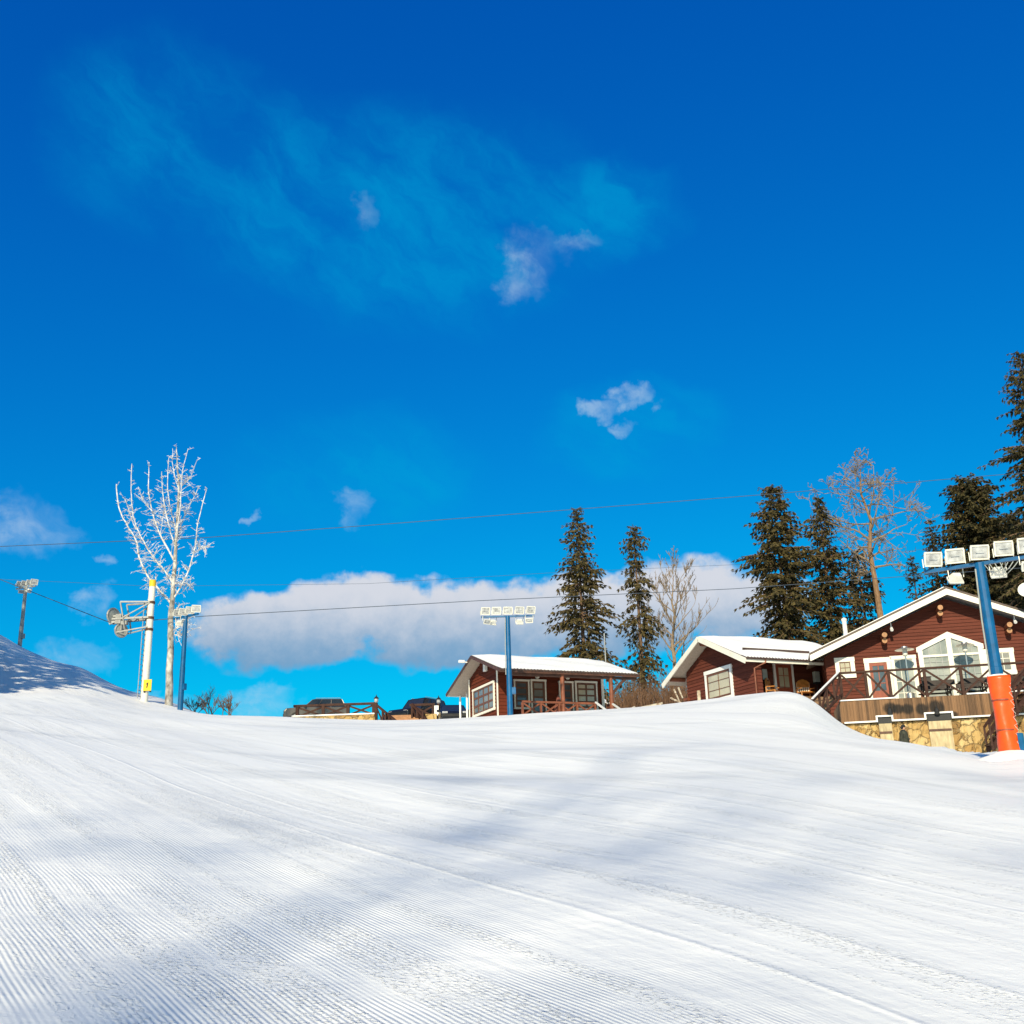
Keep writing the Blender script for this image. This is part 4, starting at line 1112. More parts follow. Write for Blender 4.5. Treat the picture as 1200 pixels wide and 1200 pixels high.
# low snow covered handrails between cabin and annex
for i, (a, b, lab) in enumerate(((P(762, 828, 60), P(776, 826.5, 60), None), )): pass
hb = G(765, 55)
t = thing('low_rail', 'low pale wooden handrail poking from the snow left of the annex', 'rail', hb)
MB().beam(P(752, 829, 55), P(776, 824.0, 55.5), .10, .09).build('rail', MT['birch'], t)
MB().beam(P(774, 833, 55.4), P(774, 824.5, 55.4), .10, .10).build('post', MT['birch'], t)
hb = G(741, 56)
t = thing('low_rail', 'short pale rail end poking from the snow near the cabin steps', 'rail', hb)
MB().beam(P(737, 832.5, 56), P(743.5, 828.5, 56.3), .09, .08).build('rail', MT['birch'], t)
MB().beam(P(742, 836, 56.2), P(742, 829, 56.2), .09, .09).build('post', MT['birch'], t)
hb = G(805, 54)
mb = MB()
for (a, b) in (((786, 818, 55), (803, 826, 54.4)), ((803, 826, 54.4), (809, 823, 54.2)), ((795, 806, 55.3), (800, 818, 55)), ((790, 808, 55.3), (797, 824, 54.8))):
    mb.tube([P(*a), P(*b)], [.05, .035], 6)
tag(mb.build('dead_branch', MT['birch'], None, loc=hb), 'fallen pale dead branches on the snow at the annex corner', 'dead branch')
# far snowy roofed shed between cabin and annex
sh0 = P(727, 829, 100); 
sh = thing('shed', 'distant low shed with snowy roof between cabin and annex', 'shed', Vector((sh0.x, sh0.y, ground(sh0.x, sh0.y))))
zz = sh0.z; x0 = P(700, 829, 100).x; x1 = P(735, 829, 100).x
MB().hexa([(x0, 100, zz - 4), (x1 - .5, 100, zz - 4), (x1 - .5, 104, zz - 4), (x0, 104, zz - 4), (x0, 100, zz + .3), (x1 - .5, 100, zz + .3), (x1 - .5, 104, zz + .3), (x0, 104, zz + .3)]).build('wall', MT['log'], sh)
rr_ = MB().prism([(x0 - .3, 99.6, zz + .3), (x1, 99.6, zz + .3), (x1 - 1.2, 102, zz + .95), (x0 - .3, 102, zz + .95)], (0, 0, .12)); rr_.prism([(x0 - .3, 104.4, zz + .3), (x1, 104.4, zz + .3), (x1 - 1.2, 102, zz + .95), (x0 - .3, 102, zz + .95)], (0, 0, .12)); rr_.build('roof', MT['roof_snow'], sh)

# ------------------------------------------------------------------ lodge (right)
LO = P(1108, 750, 60)
LAZ = 101
LF = Face(LO, azv(LAZ), -azv(LAZ - 90))            # facade plane; a right, d towards the viewer
BD = 1.15                                         # bargeboard plane
ar, zr = LF.loc(1108.5, 690, BD); ae, ze = LF.loc(949, 768, BD)
slope = (zr - ze) / (ar - ae); ae2 = 2 * ar - ae
DK = 4.2                                          # deck front edge
zdeck = LF.loc(1080, 817, DK)[1]
zsk = LF.loc(1080, 843, DK)[1]
print('LODGE half width', ar - ae, 'rise', zr - ze, 'ridge-deck', zr - zdeck, 'skirt', zdeck - zsk)
loc0 = LF.pt(ar, zdeck - 2.5, -5)
ldg = thing('lodge', 'large dark red wooden lodge with wide white edged gable and glazed front', 'lodge', loc0)
aL = LF.loc(969, 790)[0]; aR = 2 * ar - aL
DEPTH = 14.0
zro = lambda a: ze + slope * ((a - ae) if a < ar else (ae2 - a)) - .28
wall = MB()
def ol(z):
    k = (z - ze + .28) / slope
    return (max(aL, ae + k), min(aR, ae2 - k))
lap_wall(wall, LF, ol, zdeck - 2.4, zr - .3, .185, .04)
for sgn, aa in ((-1, aL), (1, aR)):
    sf = Face(LF.pt(aa, 0, 0), -LF.N, LF.A * sgn); lap_wall(wall, sf, lambda z: (0, DEPTH), zdeck - 2.4, zro(aa), .185)
wall.build('wall', MT['log'], ldg)
rf = MB()
def rslab(mb, a0, z0, a1, z1, d0, d1, t, up):
    mb.hexa([LF.pt(a0, z0 + up - t, d0), LF.pt(a1, z1 + up - t, d0), LF.pt(a1, z1 + up - t, d1), LF.pt(a0, z0 + up - t, d1), LF.pt(a0, z0 + up, d0), LF.pt(a1, z1 + up, d0), LF.pt(a1, z1 + up, d1), LF.pt(a0, z0 + up, d1)])
rslab(rf, ae, ze, ar, zr, BD + .04, -DEPTH - .8, .13, .13); rslab(rf, ae2, ze, ar + .001, zr, BD + .04, -DEPTH - .8, .13, .13)
roof = rf.build('roof', MT['roof_dark'], ldg)
so = MB(); rslab(so, ae, ze, ar, zr, BD - .02, -DEPTH - .7, .04, -.01); rslab(so, ae2, ze, ar + .001, zr, BD - .02, -DEPTH - .7, .04, -.01); so.build('soffit', MT['soffit'], roof)
sw = MB(); rslab(sw, ae + .6, ze + .6 * slope, ar - .03, zr - .03 * slope, BD - .35, -DEPTH - .7, .09, .225); rslab(sw, ae2 - .6, ze + .6 * slope, ar + .03, zr - .03 * slope, BD - .35, -DEPTH - .7, .09, .225); sw.build('snow_cover', MT['roof_snow'], roof)
for a_, s_ in ((ae, 1), (ae2, -1)):
    bg = MB(); bg.prism([LF.pt(a_, ze - .32, BD), LF.pt(a_, ze + .0, BD), LF.pt(ar, zr + .0, BD), LF.pt(ar, zr - .32, BD)], LF.N * .06)
    bg.build('bargeboard', MT['trim'], ldg)
for (px, py) in ((1101, 713), (1036, 745), (1182, 733)):
    a, z = LF.loc(px, py, .6); z = min(z, zro(a) - .16)
    if px < 1090 and px > 1000 or px > 1150: a = a
    pu = MB()
    for dz in (0, -.27):
        pu.tube([LF.pt(a, z + dz, -.1), LF.pt(a, z + dz, .85 if dz == 0 else .6)], .14, 12)
    po = pu.build('purlin', MT['post_wood'], ldg)
    MB().tube([LF.pt(a, z, .85), LF.pt(a, z, .87)], .138, 12).tube([LF.pt(a, z - .27, .6), LF.pt(a, z - .27, .62)], .138, 12).build('end_grain', MT['log_end'], po)
for (px, py) in ((1044.5, 736), (1189, 727)):
    a, z = LF.loc(px, py, .7)
    sp = MB(); p = LF.pt(a, z, .7); sp.tube([p + LF.N * .15 - Z * .14, p, p + Z * .1], [.085, .075, .04], 12); sp.beam(p, p + Z * .3, .04, .04); sp.build('spotlight', MT['white'], ldg)
# openings in the facade
window(LF, ldg, LF.rect((978, 772), (1000.5, 770.5), (1003, 794), (980, 795)), 2, 2, .22, MT['trim'], MT['sash'], MT['glass_cream'], bar=.03, sash=.05)
zfl = zdeck + .05
q = LF.rect((1013, 773), (1045.5, 770), (1047, 815), (1016, 815)); d_rc = (q[0], q[1], zfl, q[3])
do = window(LF, ldg, d_rc, 2, 2, .24, MT['trim'], MT['red_door'], MT['glass_dark'], name='door', bar=.05, sash=.17)
pl_ = MB(); LF.box(pl_, d_rc[0] + .24, d_rc[1] - .24, zfl + .22, zfl + .95, .05, .085); pl_.build('door_panel', MT['red_door'], do)
q = LF.rect((1044, 769.5), (1075, 768), (1076, 815), (1046, 815)); window(LF, ldg, (q[0] + .02, q[1], zfl, q[3]), 3, 4, .16, MT['trim'], MT['trim'], MT['glass_pale'], bar=.035, sash=.04)
q = LF.rect((1151, 762), (1188, 759.5), (1190, 790), (1152, 792)); window(LF, ldg, (q[0] + .08, q[1], q[2], q[3]), 3, 3, .2, MT['trim'], MT['trim'], MT['glass_mix'], bar=.035, sash=.04)
# five sided centre window
l = LF.loc(1074.5, 760); ap = LF.loc(1109.5, 741.5); r = LF.loc(1150, 754.5)
a0, a1, am = l[0], r[0], ap[0]; zs = (l[1] + r[1]) / 2; za = ap[1]; zt = LF.loc(1110, 768)[1]
fwp = .24
f = MB()
LF.box(f, a0, a0 + fwp, zfl, zs, 0, .13); LF.box(f, a1 - fwp, a1, zfl, zs, 0, .13); LF.box(f, am - fwp * .55, am + fwp * .55, zfl, za - fwp * .5, 0, .125)
LF.box(f, a0 + fwp, am - fwp * .55, zt - .06, zt + .06, 0, .12); LF.box(f, am + fwp * .55, a1 - fwp, zt - .06, zt + .06, 0, .12)
f.prism([LF.pt(a0 - .06, zs, 0), LF.pt(am, za + .03, 0), LF.pt(am, za - fwp * 1.1, 0), LF.pt(a0 - .06, zs - fwp * 1.1, 0)], LF.N * .14)
f.prism([LF.pt(am, za + .03, 0), LF.pt(a1 + .06, zs, 0), LF.pt(a1 + .06, zs - fwp * 1.1, 0), LF.pt(am, za - fwp * 1.1, 0)], LF.N * .14)
LF.box(f, a0 + fwp, a1 - fwp, zfl, zfl + .15, 0, .118)
pw = f.build('window', MT['trim'], ldg)
g = MB(); g.prism([LF.pt(a0 + .1, zfl + .05, .03), LF.pt(a1 - .1, zfl + .05, .03), LF.pt(a1 - .1, zs - .1, .03), LF.pt(am, za - .1, .03), LF.pt(a0 + .1, zs - .1, .03)], LF.N * .02); g.build('pane', MT['glass_pale'], pw)
mu = MB()
for s0, s1 in ((a0 + fwp, am - fwp * .55), (am + fwp * .55, a1 - fwp)):
    for k in range(1, 4):
        a = s0 + (s1 - s0) * k / 4; top_ = zs + (za - zs) * (1 - abs(a - am) / (am - a0)) - fwp
        LF.box(mu, a - .018, a + .018, zfl + .15, top_, .05, .085)
    for k in range(1, 8):
        z = zfl + .15 + k * .36
        if z < zs - .2: LF.box(mu, s0, s1, z - .016, z + .016, .05, .082)
mu.build('muntins', MT['galv'], pw)

# ------------------------------------------------------------------ terrace in front of the lodge
a_l = LF.loc(985, 830, DK)[0]; a_r = LF.loc(1290, 820, DK)[0]
ter = thing('terrace', 'raised wooden terrace on a stone base with cross braced railing before the lodge', 'terrace', LF.pt((a_l + a_r) / 2, zdeck - 2.5, DK / 2))
fl = MB(); LF.box(fl, a_l, a_r, zdeck - .2, zdeck, .06, DK - .03); fl.build('floor', MT['deck'], ter)
DF = Face(LF.pt(0, 0, DK), LF.A, LF.N)
# soot positions in the part's object space
SOOT = []
rl0 = Vector(ter.location)
for (px, py, rx, rz_) in ((1043, 830, .36, .30), (1052, 831, .30, .26), (1063, 831, .30, .28), (1080, 831, .32, .30), (1097, 829, .42, .38), (1116, 838, .3, .2)):
    a, z = DF.loc(px, py); p = DF.pt(a, z) - rl0; SOOT.append((p.x, p.z, rx, rz_))
sk = MB(); a = a_l; srd = random.Random(9)
while a < a_r:
    wd = .14 * srd.uniform(.85, 1.15); dd = srd.uniform(0, .018)
    DF.box(sk, a, a + wd - .008, zsk + srd.uniform(-.01, .0), zdeck - .004, -.03, .02 + dd); a += wd
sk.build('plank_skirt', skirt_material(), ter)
sd_ = MB(); LF.box(sd_, a_l - .03, a_l, zsk, zdeck - .01, .2, DK - .02); sd_.build('side_skirt', MT['deck'], ter)
st = MB()
# bulging rubble face
r_ = random.Random(4); na = 120; nz = 12; vs = []; fs = []
zlow = zsk - 2.6
for i in range(na + 1):
    for j in range(nz + 1):
        a = a_l + .05 + (a_r - a_l - .05) * i / na; z = zlow + (zsk - .07 - zlow) * j / nz
        vs.append(DF.pt(a, z, r_.uniform(-.10, .05) - .06))
for i in range(na):
    for j in range(nz): k = i * (nz + 1) + j; fs.append((k, k + nz + 1, k + nz + 2, k + 1))
st.add(vs, fs); DF.box(st, a_l + .1, a_r, zlow, zsk - .08, -1.2, -.2)
st.build('stone_base', MT['stone'], ter)
# white ledges stepping up over two panels
pa0, pa1 = DF.loc(1029, 850)[0], DF.loc(1045.5, 850)[0]; pb0, pb1 = DF.loc(1087, 850)[0], DF.loc(1115.5, 850)[0]
lg = MB(); stp = .20
def ledge(x0, x1, z): DF.box(lg, x0, x1, z - .035, z + .04, .0, .16)
ledge(a_l + .1, pa0 - .05, zsk); ledge(pa1 + .05, pb0 - .08, zsk); ledge(pb1 + .08, a_r, zsk)
for x0, x1, s_ in ((pa0 - .05, pa1 + .05, stp), (pb0 - .08, pb1 + .08, stp * 1.15)):
    ledge(x0 - .03, x1 + .03, zsk + s_ + .04)
    DF.box(lg, x0 - .03, x0 + .05, zsk - .035, zsk + s_, .02, .15); DF.box(lg, x1 - .05, x1 + .03, zsk - .035, zsk + s_, .02, .15)
lg.build('ledge', MT['white'], ter)
nd = MB()
for x0, x1, s_ in ((pa0, pa1, stp), (pb0, pb1, stp * 1.15)): DF.box(nd, x0, x1, zsk - .12, zsk + s_, .0, .06)
nd.build('dark_gap', MT['black'], ter)  # black strip filling the gap above each panel
for x0, x1 in ((pa0, pa1), (pb0, pb1)):
    pn = MB(); DF.box(pn, x0 + .03, x1 - .03, zlow, zsk - .13, -.1, .14)
    po = pn.build('chimney_panel', MT['stone_pale'], ter)
    bn = MB(); DF.box(bn, x0 + .0, x1 - .06, zsk - .62, zsk - .52, .14, .18); bn.build('iron_band', MT['dark_wood'], po)
for px in (1042, 1097):
    a, z = DF.loc(px, 832); lt = MB(); p = DF.pt(a, z, .15)
    lt.lathe(p - Z * .16, [(.06, -.1), (.13, -.08), (.13, .05), (.09, .2), (.03, .3), (.02, .38)], 10); lt.build('lantern', MT['steel_black'], ter)
# snow strip on the terrace edge
for x0, x1 in ((a_l, DF.loc(1050, 817)[0]), (DF.loc(1133, 816)[0], a_r)): se = MB(); DF.box(se, x0, x1, zdeck + .002, zdeck + .07, -.25, .09); se.build('snow_edge', MT['roof_snow'], ter, bevel=.02)
# railing with crosses
RFc = Face(LF.pt(0, 0, DK - .12), LF.A, LF.N)
zr0 = RFc.loc(985, 785.5)[1]; zr1 = RFc.loc(1195, 779)[1]; ztop = (zr0 + zr1) / 2
ztop = max(ztop, zdeck + 1.1)
pxs = [985, 1015, 1042.5, 1084.5, 1127.5, 1168, 1212, 1255]
As = [RFc.loc(x, 800)[0] for x in pxs]
rt = MB(); RFc.box(rt, As[0] - .1, As[-1], ztop - .07, ztop + .02, -.09, .09); rt.build('top_rail', MT['rail'], ter)
for i, a in enumerate(As):
    pm = MB(); RFc.box(pm, a - .07, a + .07, zdeck - .1, ztop - .07, -.07, .07); pm.build('post', MT['rail'], ter)
    if i + 1 < len(As):
        b = As[i + 1]; bm_ = MB()
        RFc.bar(bm_, (a + .07, ztop - .12), (b - .07, zdeck + .12), .10, -.03, .01); RFc.bar(bm_, (a + .07, zdeck + .12), (b - .07, ztop - .12), .10, -.05, -.01)
        bm_.build('cross_brace', MT['rail'], ter)
# side railing running back to the annex and sloping stair rail at left
sr = MB(); pA = RFc.pt(As[0], ztop - .02); zs_ = ztop - zdeck
pB = P(951, 822, 53.5)
sr.beam(pA, pB, .10, .12)
n_ = 4
hgt = 1.05
for k in range(n_ + 1):
    p = pA.lerp(pB, k / n_); sr.beam(p - Z * .06, p - Z * hgt, .11, .11)
    if k < n_:
        q = pA.lerp(pB, (k + 1) / n_)
        if k % 2 == 0: sr.beam(p - Z * .1, q - Z * (hgt - .1), .09, .07)
        else: sr.beam(p - Z * (hgt - .1), q - Z * .1, .09, .07)
sr.beam(pA - Z * hgt, pB - Z * hgt, .12, .10)
sro = sr.build('stair_railing', MT['rail'], ter)
sc = MB(); sc.beam(pA.lerp(pB, .04) + Z * .09, pA.lerp(pB, .97) + Z * .09, .09, .05); sc.build('rail_snow', MT['roof_snow'], sro)
stp_ = MB(); sdir = (pB - pA); sdir.z = 0; sdir.normalize(); sx2 = Z.cross(sdir) * -1
if sx2.y < 0: sx2 = -sx2
for k in range(7):
    t = (k + .5) / 7; p = pA.lerp(pB, t) - Z * 1.12; stp_.box(p + sx2 * .75, sdir, sx2, Z, .17, .75, .05); stp_.box(p + sx2 * .75 + Z * .065, sdir, sx2, Z, .16, .72, .02)
stp_.build('stairs', MT['deck'], ter)

# patio heaters
def heater(px, lab):
    w = 1.2; hf = Face(LF.pt(0, 0, w), LF.A, LF.N); a, z = hf.loc(px, 795); p = hf.pt(a, zdeck)
    ztp = hf.loc(px - 4, 759)[1] - zdeck if px < 1100 else hf.loc(px - 4, 754)[1] - zdeck
    t = thing('patio_heater', lab, 'patio heater', p, 'mushroom patio heaters on the terrace')
    MB().lathe(p, [(.24, 0), (.24, .06), (.22, .62), (.10, .7)], 18).build('gas_housing', MT['heater'], t)
    MB().tube([p + Z * .7, p + Z * (ztp - .42)], .04, 10).build('post', MT['heater'], t)
    MB().lathe(p + Z * (ztp - .45), [(.07, 0), (.13, .06), (.12, .30), (.15, .34)], 16).build('burner', MT['lamp'], t)
    MB().lathe(p + Z * (ztp - .12), [(.50, 0), (.47, .03), (.22, .11), (.18, .12), (.17, .17), (.02, .18)], 24).build('reflector', MT['heater'], t)
heater(1064.5, 'steel mushroom patio heater before the window left of the gable window')
heater(1136, 'steel mushroom patio heater before the right half of the gable window')
# picnic tables
def picnic(px0, px1, lab, d=2.4):
    hf = Face(LF.pt(0, 0, d), LF.A, LF.N); a0 = hf.loc(px0, 805)[0]; a1 = hf.loc(px1, 805)[0]; m_ = (a0 + a1) / 2; L = (a1 - a0) / 2
    p = hf.pt(m_, zdeck); t = thing('picnic_table', lab, 'picnic table', p, 'dark picnic tables on the terrace')
    A_, N_ = LF.A, LF.N
    tp_ = MB()
    for k in range(5): tp_.box(p + N_ * (-.32 + .16 * k) + Z * .86, A_, N_, Z, L, .075, .025)
    tp_.build('tabletop', MT['tarp'], t)
    for s_ in (-1, 1):
        MB().box(p + N_ * .72 * s_ + Z * .47, A_, N_, Z, L, .14, .025).build('bench', MT['tarp'], t)
        MB().box(p + N_ * .86 * s_ + Z * .80, A_, N_, Z, L, .025, .13).build('backrest', MT['tarp'], t)
        fm_ = MB()
        for s2 in (-1, 1):
            fm_.beam(p + A_ * L * .75 * s_ + N_ * .2 * s2 + Z * .83, p + A_ * L * .75 * s_ + N_ * .62 * s2, .06, .10)
            fm_.beam(p + A_ * L * .75 * s_ + N_ * .80 * s2 + Z * .45, p + A_ * L * .75 * s_ + N_ * .86 * s2 + Z * .9, .05, .06)
        fm_.beam(p + A_ * L * .75 * s_ - N_ * .8 + Z * .42, p + A_ * L * .75 * s_ + N_ * .8 + Z * .42, .06, .08)
        fm_.build('trestle', MT['tarp'], t)
picnic(1078, 1116, 'dark picnic table set with bench backs, left of the orange padded pole')
picnic(1124, 1157, 'dark picnic table behind the railing close to the blue pole', 2.5)
picnic(1176, 1222, 'dark picnic table right of the blue pole, cut by the picture edge', 2.3)
cx_ = LF.pt(LF.loc(1086, 795)[0], zdeck + .885, 2.4); cx = LF.pt(LF.loc(1085, 795, 2.4)[0], zdeck + .885, 2.4)
bx_ = MB().box(cx + Z * .16, LF.A, LF.N, Z, .22, .16, .16); bx_.box(cx + Z * .34, LF.A, LF.N, Z, .24, .18, .02)
tag(bx_.build('crate', MT['tarp'], None, loc=cx, bevel=.01), 'small dark crate standing on the left picnic table', 'crate')

# stairs at the right of the terrace, behind the orange pad
sb = P(1188, 878, 52); sb.z = ground(sb.x, sb.y)
wt = thing('wooden_stairs', 'brown wooden stairs with handrails at the right edge behind the orange pad', 'stairs', sb)
sa = LF.A
tr_ = MB()
a_s, z_top = DF.loc(1205, 838); pS = DF.pt(a_s, zdeck - .05, .3); pE = P(1160, 876, pS.y - 1.2)
dirs = (pE - pS)
for k in range(9):
    p = pS.lerp(pE, (k + .5) / 9); tr_.box(p, LF.A, LF.N, Z, .22, .6, .03)
tr_.build('treads', MT['rail'], wt)
for s_ in (-.6, .6):
    hm = MB(); o1 = LF.N * s_
    hm.beam(pS + o1 - Z * .1, pE + o1 - Z * .1, .08, .22); hm.beam(pS + o1 + Z * .55, pE + o1 + Z * .55, .07, .10); hm.beam(pS + o1 + Z * 1.0, pE + o1 + Z * 1.0, .08, .10)
    for k in range(4): p = pS.lerp(pE, k / 3) + o1; hm.beam(p - Z * .3, p + Z * 1.0, .09, .09)
    hm.build('handrail', MT['rail'], wt)

# round dish on the roof
dc = P(1203, 691, 57); p0 = dc
dsh = thing('satellite_dish', 'round cream dish above the right roof slope at the picture edge', 'satellite dish', Vector((dc.x, dc.y, LF.loc(1203, 730, 0)[1])))
n_ = azv(205) * .95 + Z * .3; n_.normalize(); mb = MB(); x, y = orth(n_)
pts = [dc - n_ * .10, dc - n_ * .06, dc, dc + n_ * .012]; mb.tube(pts, [.08, .28, .42, .42], 26); mb.build('dish', MT['lamp'], dsh)
q = LF.pt((dc - LF.O).dot(LF.A), 0, 0)
MB().tube([dc - n_ * .1, dc - n_ * .35, Vector((dc.x - n_.x * .35, dc.y - n_.y * .35, zro((dc - LF.O).dot(LF.A)) + .3))], .035, 8).build('mount', MT['galv'], dsh)

# ------------------------------------------------------------------ person at the stone wall
pp = P(1059.5, 866, 54.2); pz = ground(pp.x, pp.y); hd = P(1059.5, 849.5, 54.2).z
Hh = min(1.85, max(1.6, hd - pz)); base = Vector((pp.x, pp.y, hd - Hh))
print('PERSON feet above ground', base.z - pz, 'height', hd - pz)
base.z = pz; k_ = (hd - pz) / 1.78
k_ = min(1.06, max(.92, k_))
X_ = azv(100); Y_ = azv(10)                       # faces right
sk_v = [((0, 0, .95), .15), ((0, 0, 1.15), .165), ((0, 0, 1.35), .17), ((0.0, 0, 1.48), .10), ((0.02, 0, 1.55), .06), ((.03, 0, 1.63), .085), ((.03, 0, 1.70), .085),
        ((0, .10, .90), .11), ((.03, .11, .50), .085), ((0, .11, .09), .06), ((.14, .12, .05), .05),
        ((0, -.10, .90), .11), ((-.03, -.11, .50), .085), ((-.04, -.11, .09), .06), ((.10, -.12, .05), .05),
        ((0, .20, 1.42), .085), ((.02, .26, 1.14), .065), ((.20, .20, .98), .05), ((.28, .16, .97), .045),
        ((0, -.20, 1.42), .085), ((.02, -.26, 1.14), .065), ((.20, -.20, .98), .05), ((.28, -.16, .97), .045)]
ed = [(0, 1), (1, 2), (2, 3), (3, 4), (4, 5), (5, 6), (0, 7), (7, 8), (8, 9), (9, 10), (0, 11), (11, 12), (12, 13), (13, 14), (2, 15), (15, 16), (16, 17), (17, 18), (2, 19), (19, 20), (20, 21), (21, 22)]
me = bpy.data.meshes.new('person'); wp3 = lambda c: (X_ * c[0] + Y_ * c[1] + Z * c[2]) * k_
me.from_pydata([wp3(c) for c, r_ in sk_v], ed, [])
per = bpy.data.objects.new('person', me); C.objects.link(per); per.location = base
tag(per, 'person in a black cap and dark camouflage jacket by the stone base, facing right', 'person')
sk_m = per.modifiers.new('skin', 'SKIN')
lay = me.skin_vertices[0].data
for i, (c, r_) in enumerate(sk_v): lay[i].radius = (r_ * k_, r_ * k_)
lay[0].use_root = True
ss_ = per.modifiers.new('sub', 'SUBSURF'); ss_.levels = 2; ss_.render_levels = 2
me.materials.append(MT['skin'])
def pw_(x, y, z): return base + (X_ * x + Y_ * y + Z * z) * k_
jk = MB(); 
jr = [(.30, .78), (.30, .92), (.27, 1.10), (.26, 1.28), (.255, 1.38), (.18, 1.48), (.09, 1.54)]
vs = []; fs = []
for (r1, zz_) in jr:
    for k in range(18):
        t = 2 * math.pi * k / 18; vs.append(pw_(r1 * .82 * math.cos(t), r1 * 1.18 * math.sin(t), zz_))
for i in range(len(jr) - 1):
    for k in range(18): fs.append((i * 18 + k, i * 18 + (k + 1) % 18, (i + 1) * 18 + (k + 1) % 18, (i + 1) * 18 + k))
jk.add(vs, fs)
for s_ in (-1, 1): jk.tube([pw_(0, .17 * s_, 1.43), pw_(0, .24 * s_, 1.36), pw_(.02, .27 * s_, 1.14), pw_(.19, .21 * s_, 1.0)], [.11 * k_, .13 * k_, .11 * k_, .08 * k_], 12)
def child(mb, name, m, parent):
    return mb.build(name, m, parent, smooth=True)
child(jk, 'jacket', MT['jacket'], per)
cp = MB(); cp.tube([pw_(.03, 0, 1.66), pw_(.025, 0, 1.72), pw_(.02, 0, 1.78), pw_(.01, 0, 1.80)], [.108 * k_, .11 * k_, .08 * k_, .02], 14); cp.box(pw_(.14, 0, 1.675), X_, Y_, Z, .05, .07, .008); child(cp, 'cap', MT['cap'], per)
tz = MB()
for s_ in (-1, 1): tz.tube([pw_(0, .09 * s_, .95), pw_(.01, .11 * s_, .5), pw_(-.01, .11 * s_, .08)], [.135 * k_, .11 * k_, .09 * k_], 12)
child(tz, 'trousers', MT['cap'], per)
fc = MB(); fc.tube([pw_(.105, 0, 1.635), pw_(.145, 0, 1.615)], [.012, .02], 8); child(fc, 'nose', MT['skin'], per)
hrm = MB(); hrm.tube([pw_(-.02, 0, 1.58), pw_(-.03, 0, 1.64), pw_(-.02, 0, 1.68)], [.075 * k_, .09 * k_, .10 * k_], 12); child(hrm, 'hair', MT['cap'], per)

# ------------------------------------------------------------------ car park fences, stairs, lanterns
YFN = 74.0
def gz(px, Y): return G(px, Y)
def fence(label, px0, px1, pxs, pytop, Y, pybot, lantern=None):
    f0 = Face(P(px0, pytop, Y), azv(92), -azv(2))
    zt_ = (f0.loc(px0, pytop)[1] + f0.loc(px1, pytop)[1]) / 2; zb = f0.loc((px0 + px1) / 2, pybot)[1]
    a = [f0.loc(x, pytop + 5)[0] for x in pxs]
    t = thing('rail_fence', label, 'fence', f0.pt((a[0] + a[-1]) / 2, zb), 'brown cross braced fences at the car park')
    mb = MB(); f0.box(mb, a[0] - .25, a[-1] + .1, zt_ - .12, zt_ + .02, -.1, .1); mb.build('top_rail', MT['rail'], t)
    for i, x in enumerate(a):
        pm = MB(); f0.box(pm, x - .10, x + .10, zb - .4, zt_ - .12, -.09, .09); pm.build('post', MT['rail'], t)
        if i + 1 < len(a):
            y = a[i + 1]; bm_ = MB(); f0.bar(bm_, (x + .1, zt_ - .18), (y - .1, zb + .05), .12, -.03, .02); f0.bar(bm_, (x + .1, zb + .05), (y - .1, zt_ - .18), .12, -.06, -.01); bm_.build('cross_brace', MT['rail'], t)
    return f0, zt_, zb, t
f0, zt_, zb, fn1 = fence('long brown fence of three crossed panels before the parked wagon', 348, 438, [348.5, 379, 408, 438], 825, YFN, 839)
# stone retaining wall under it
sw_ = MB(); a0 = f0.loc(343, 842)[0]; a1 = f0.loc(440, 842)[0]; r_ = random.Random(6)
vs = []; fs = []
for i in range(49):
    for j in range(6): vs.append(f0.pt(a0 + (a1 - a0) * i / 48, zb - 1.4 + 1.4 * j / 5, .35 + r_.uniform(-.06, .06)))
for i in range(48):
    for j in range(5): k = i * 6 + j; fs.append((k, k + 6, k + 7, k + 1))
sw_.add(vs, fs); f0.box(sw_, a0, a1, zb - 1.4, zb - .02, -.6, .27)
wallo = thing('retaining_wall', 'low yellowish stone retaining wall with snow on top below the long fence', 'retaining wall', f0.pt((a0 + a1) / 2, zb - 1.4))
sw_.build('stonework', MT['stone'], wallo)
sw2 = MB(); f0.box(sw2, a0, a1, zb - .015, zb + .07, .12, .42); f0.box(sw2, a0 + 1, a1, zb - .02, zb + .04, -.5, .1); sw2.build('snow_cap', MT['roof_snow'], wallo, bevel=.03)
def lantern(px, py, Y, lab):
    p = P(px, py, Y); g = Vector((p.x, p.y, ground(p.x, p.y))); t = thing('lantern_post', lab, 'lantern', g, 'small lanterns at the car park steps')
    MB().beam(g - Z * .2, p - Z * .42, .16, .16).build('post', MT['rail'], t)
    MB().lathe(p - Z * .40, [(.08, 0), (.13, .05), (.13, .25)], 8).build('glass', MT['lens'], t)
    MB().lathe(p - Z * .15, [(.19, 0), (.10, .10), (.03, .16), (.02, .26)], 8).build('roof', MT['steel_black'], t)
lantern(441, 816, YFN - .4, 'small black lantern on the post at the right end of the long fence')
lantern(514, 817, YFN, 'small black lantern post in front of the dark car by the cabin')
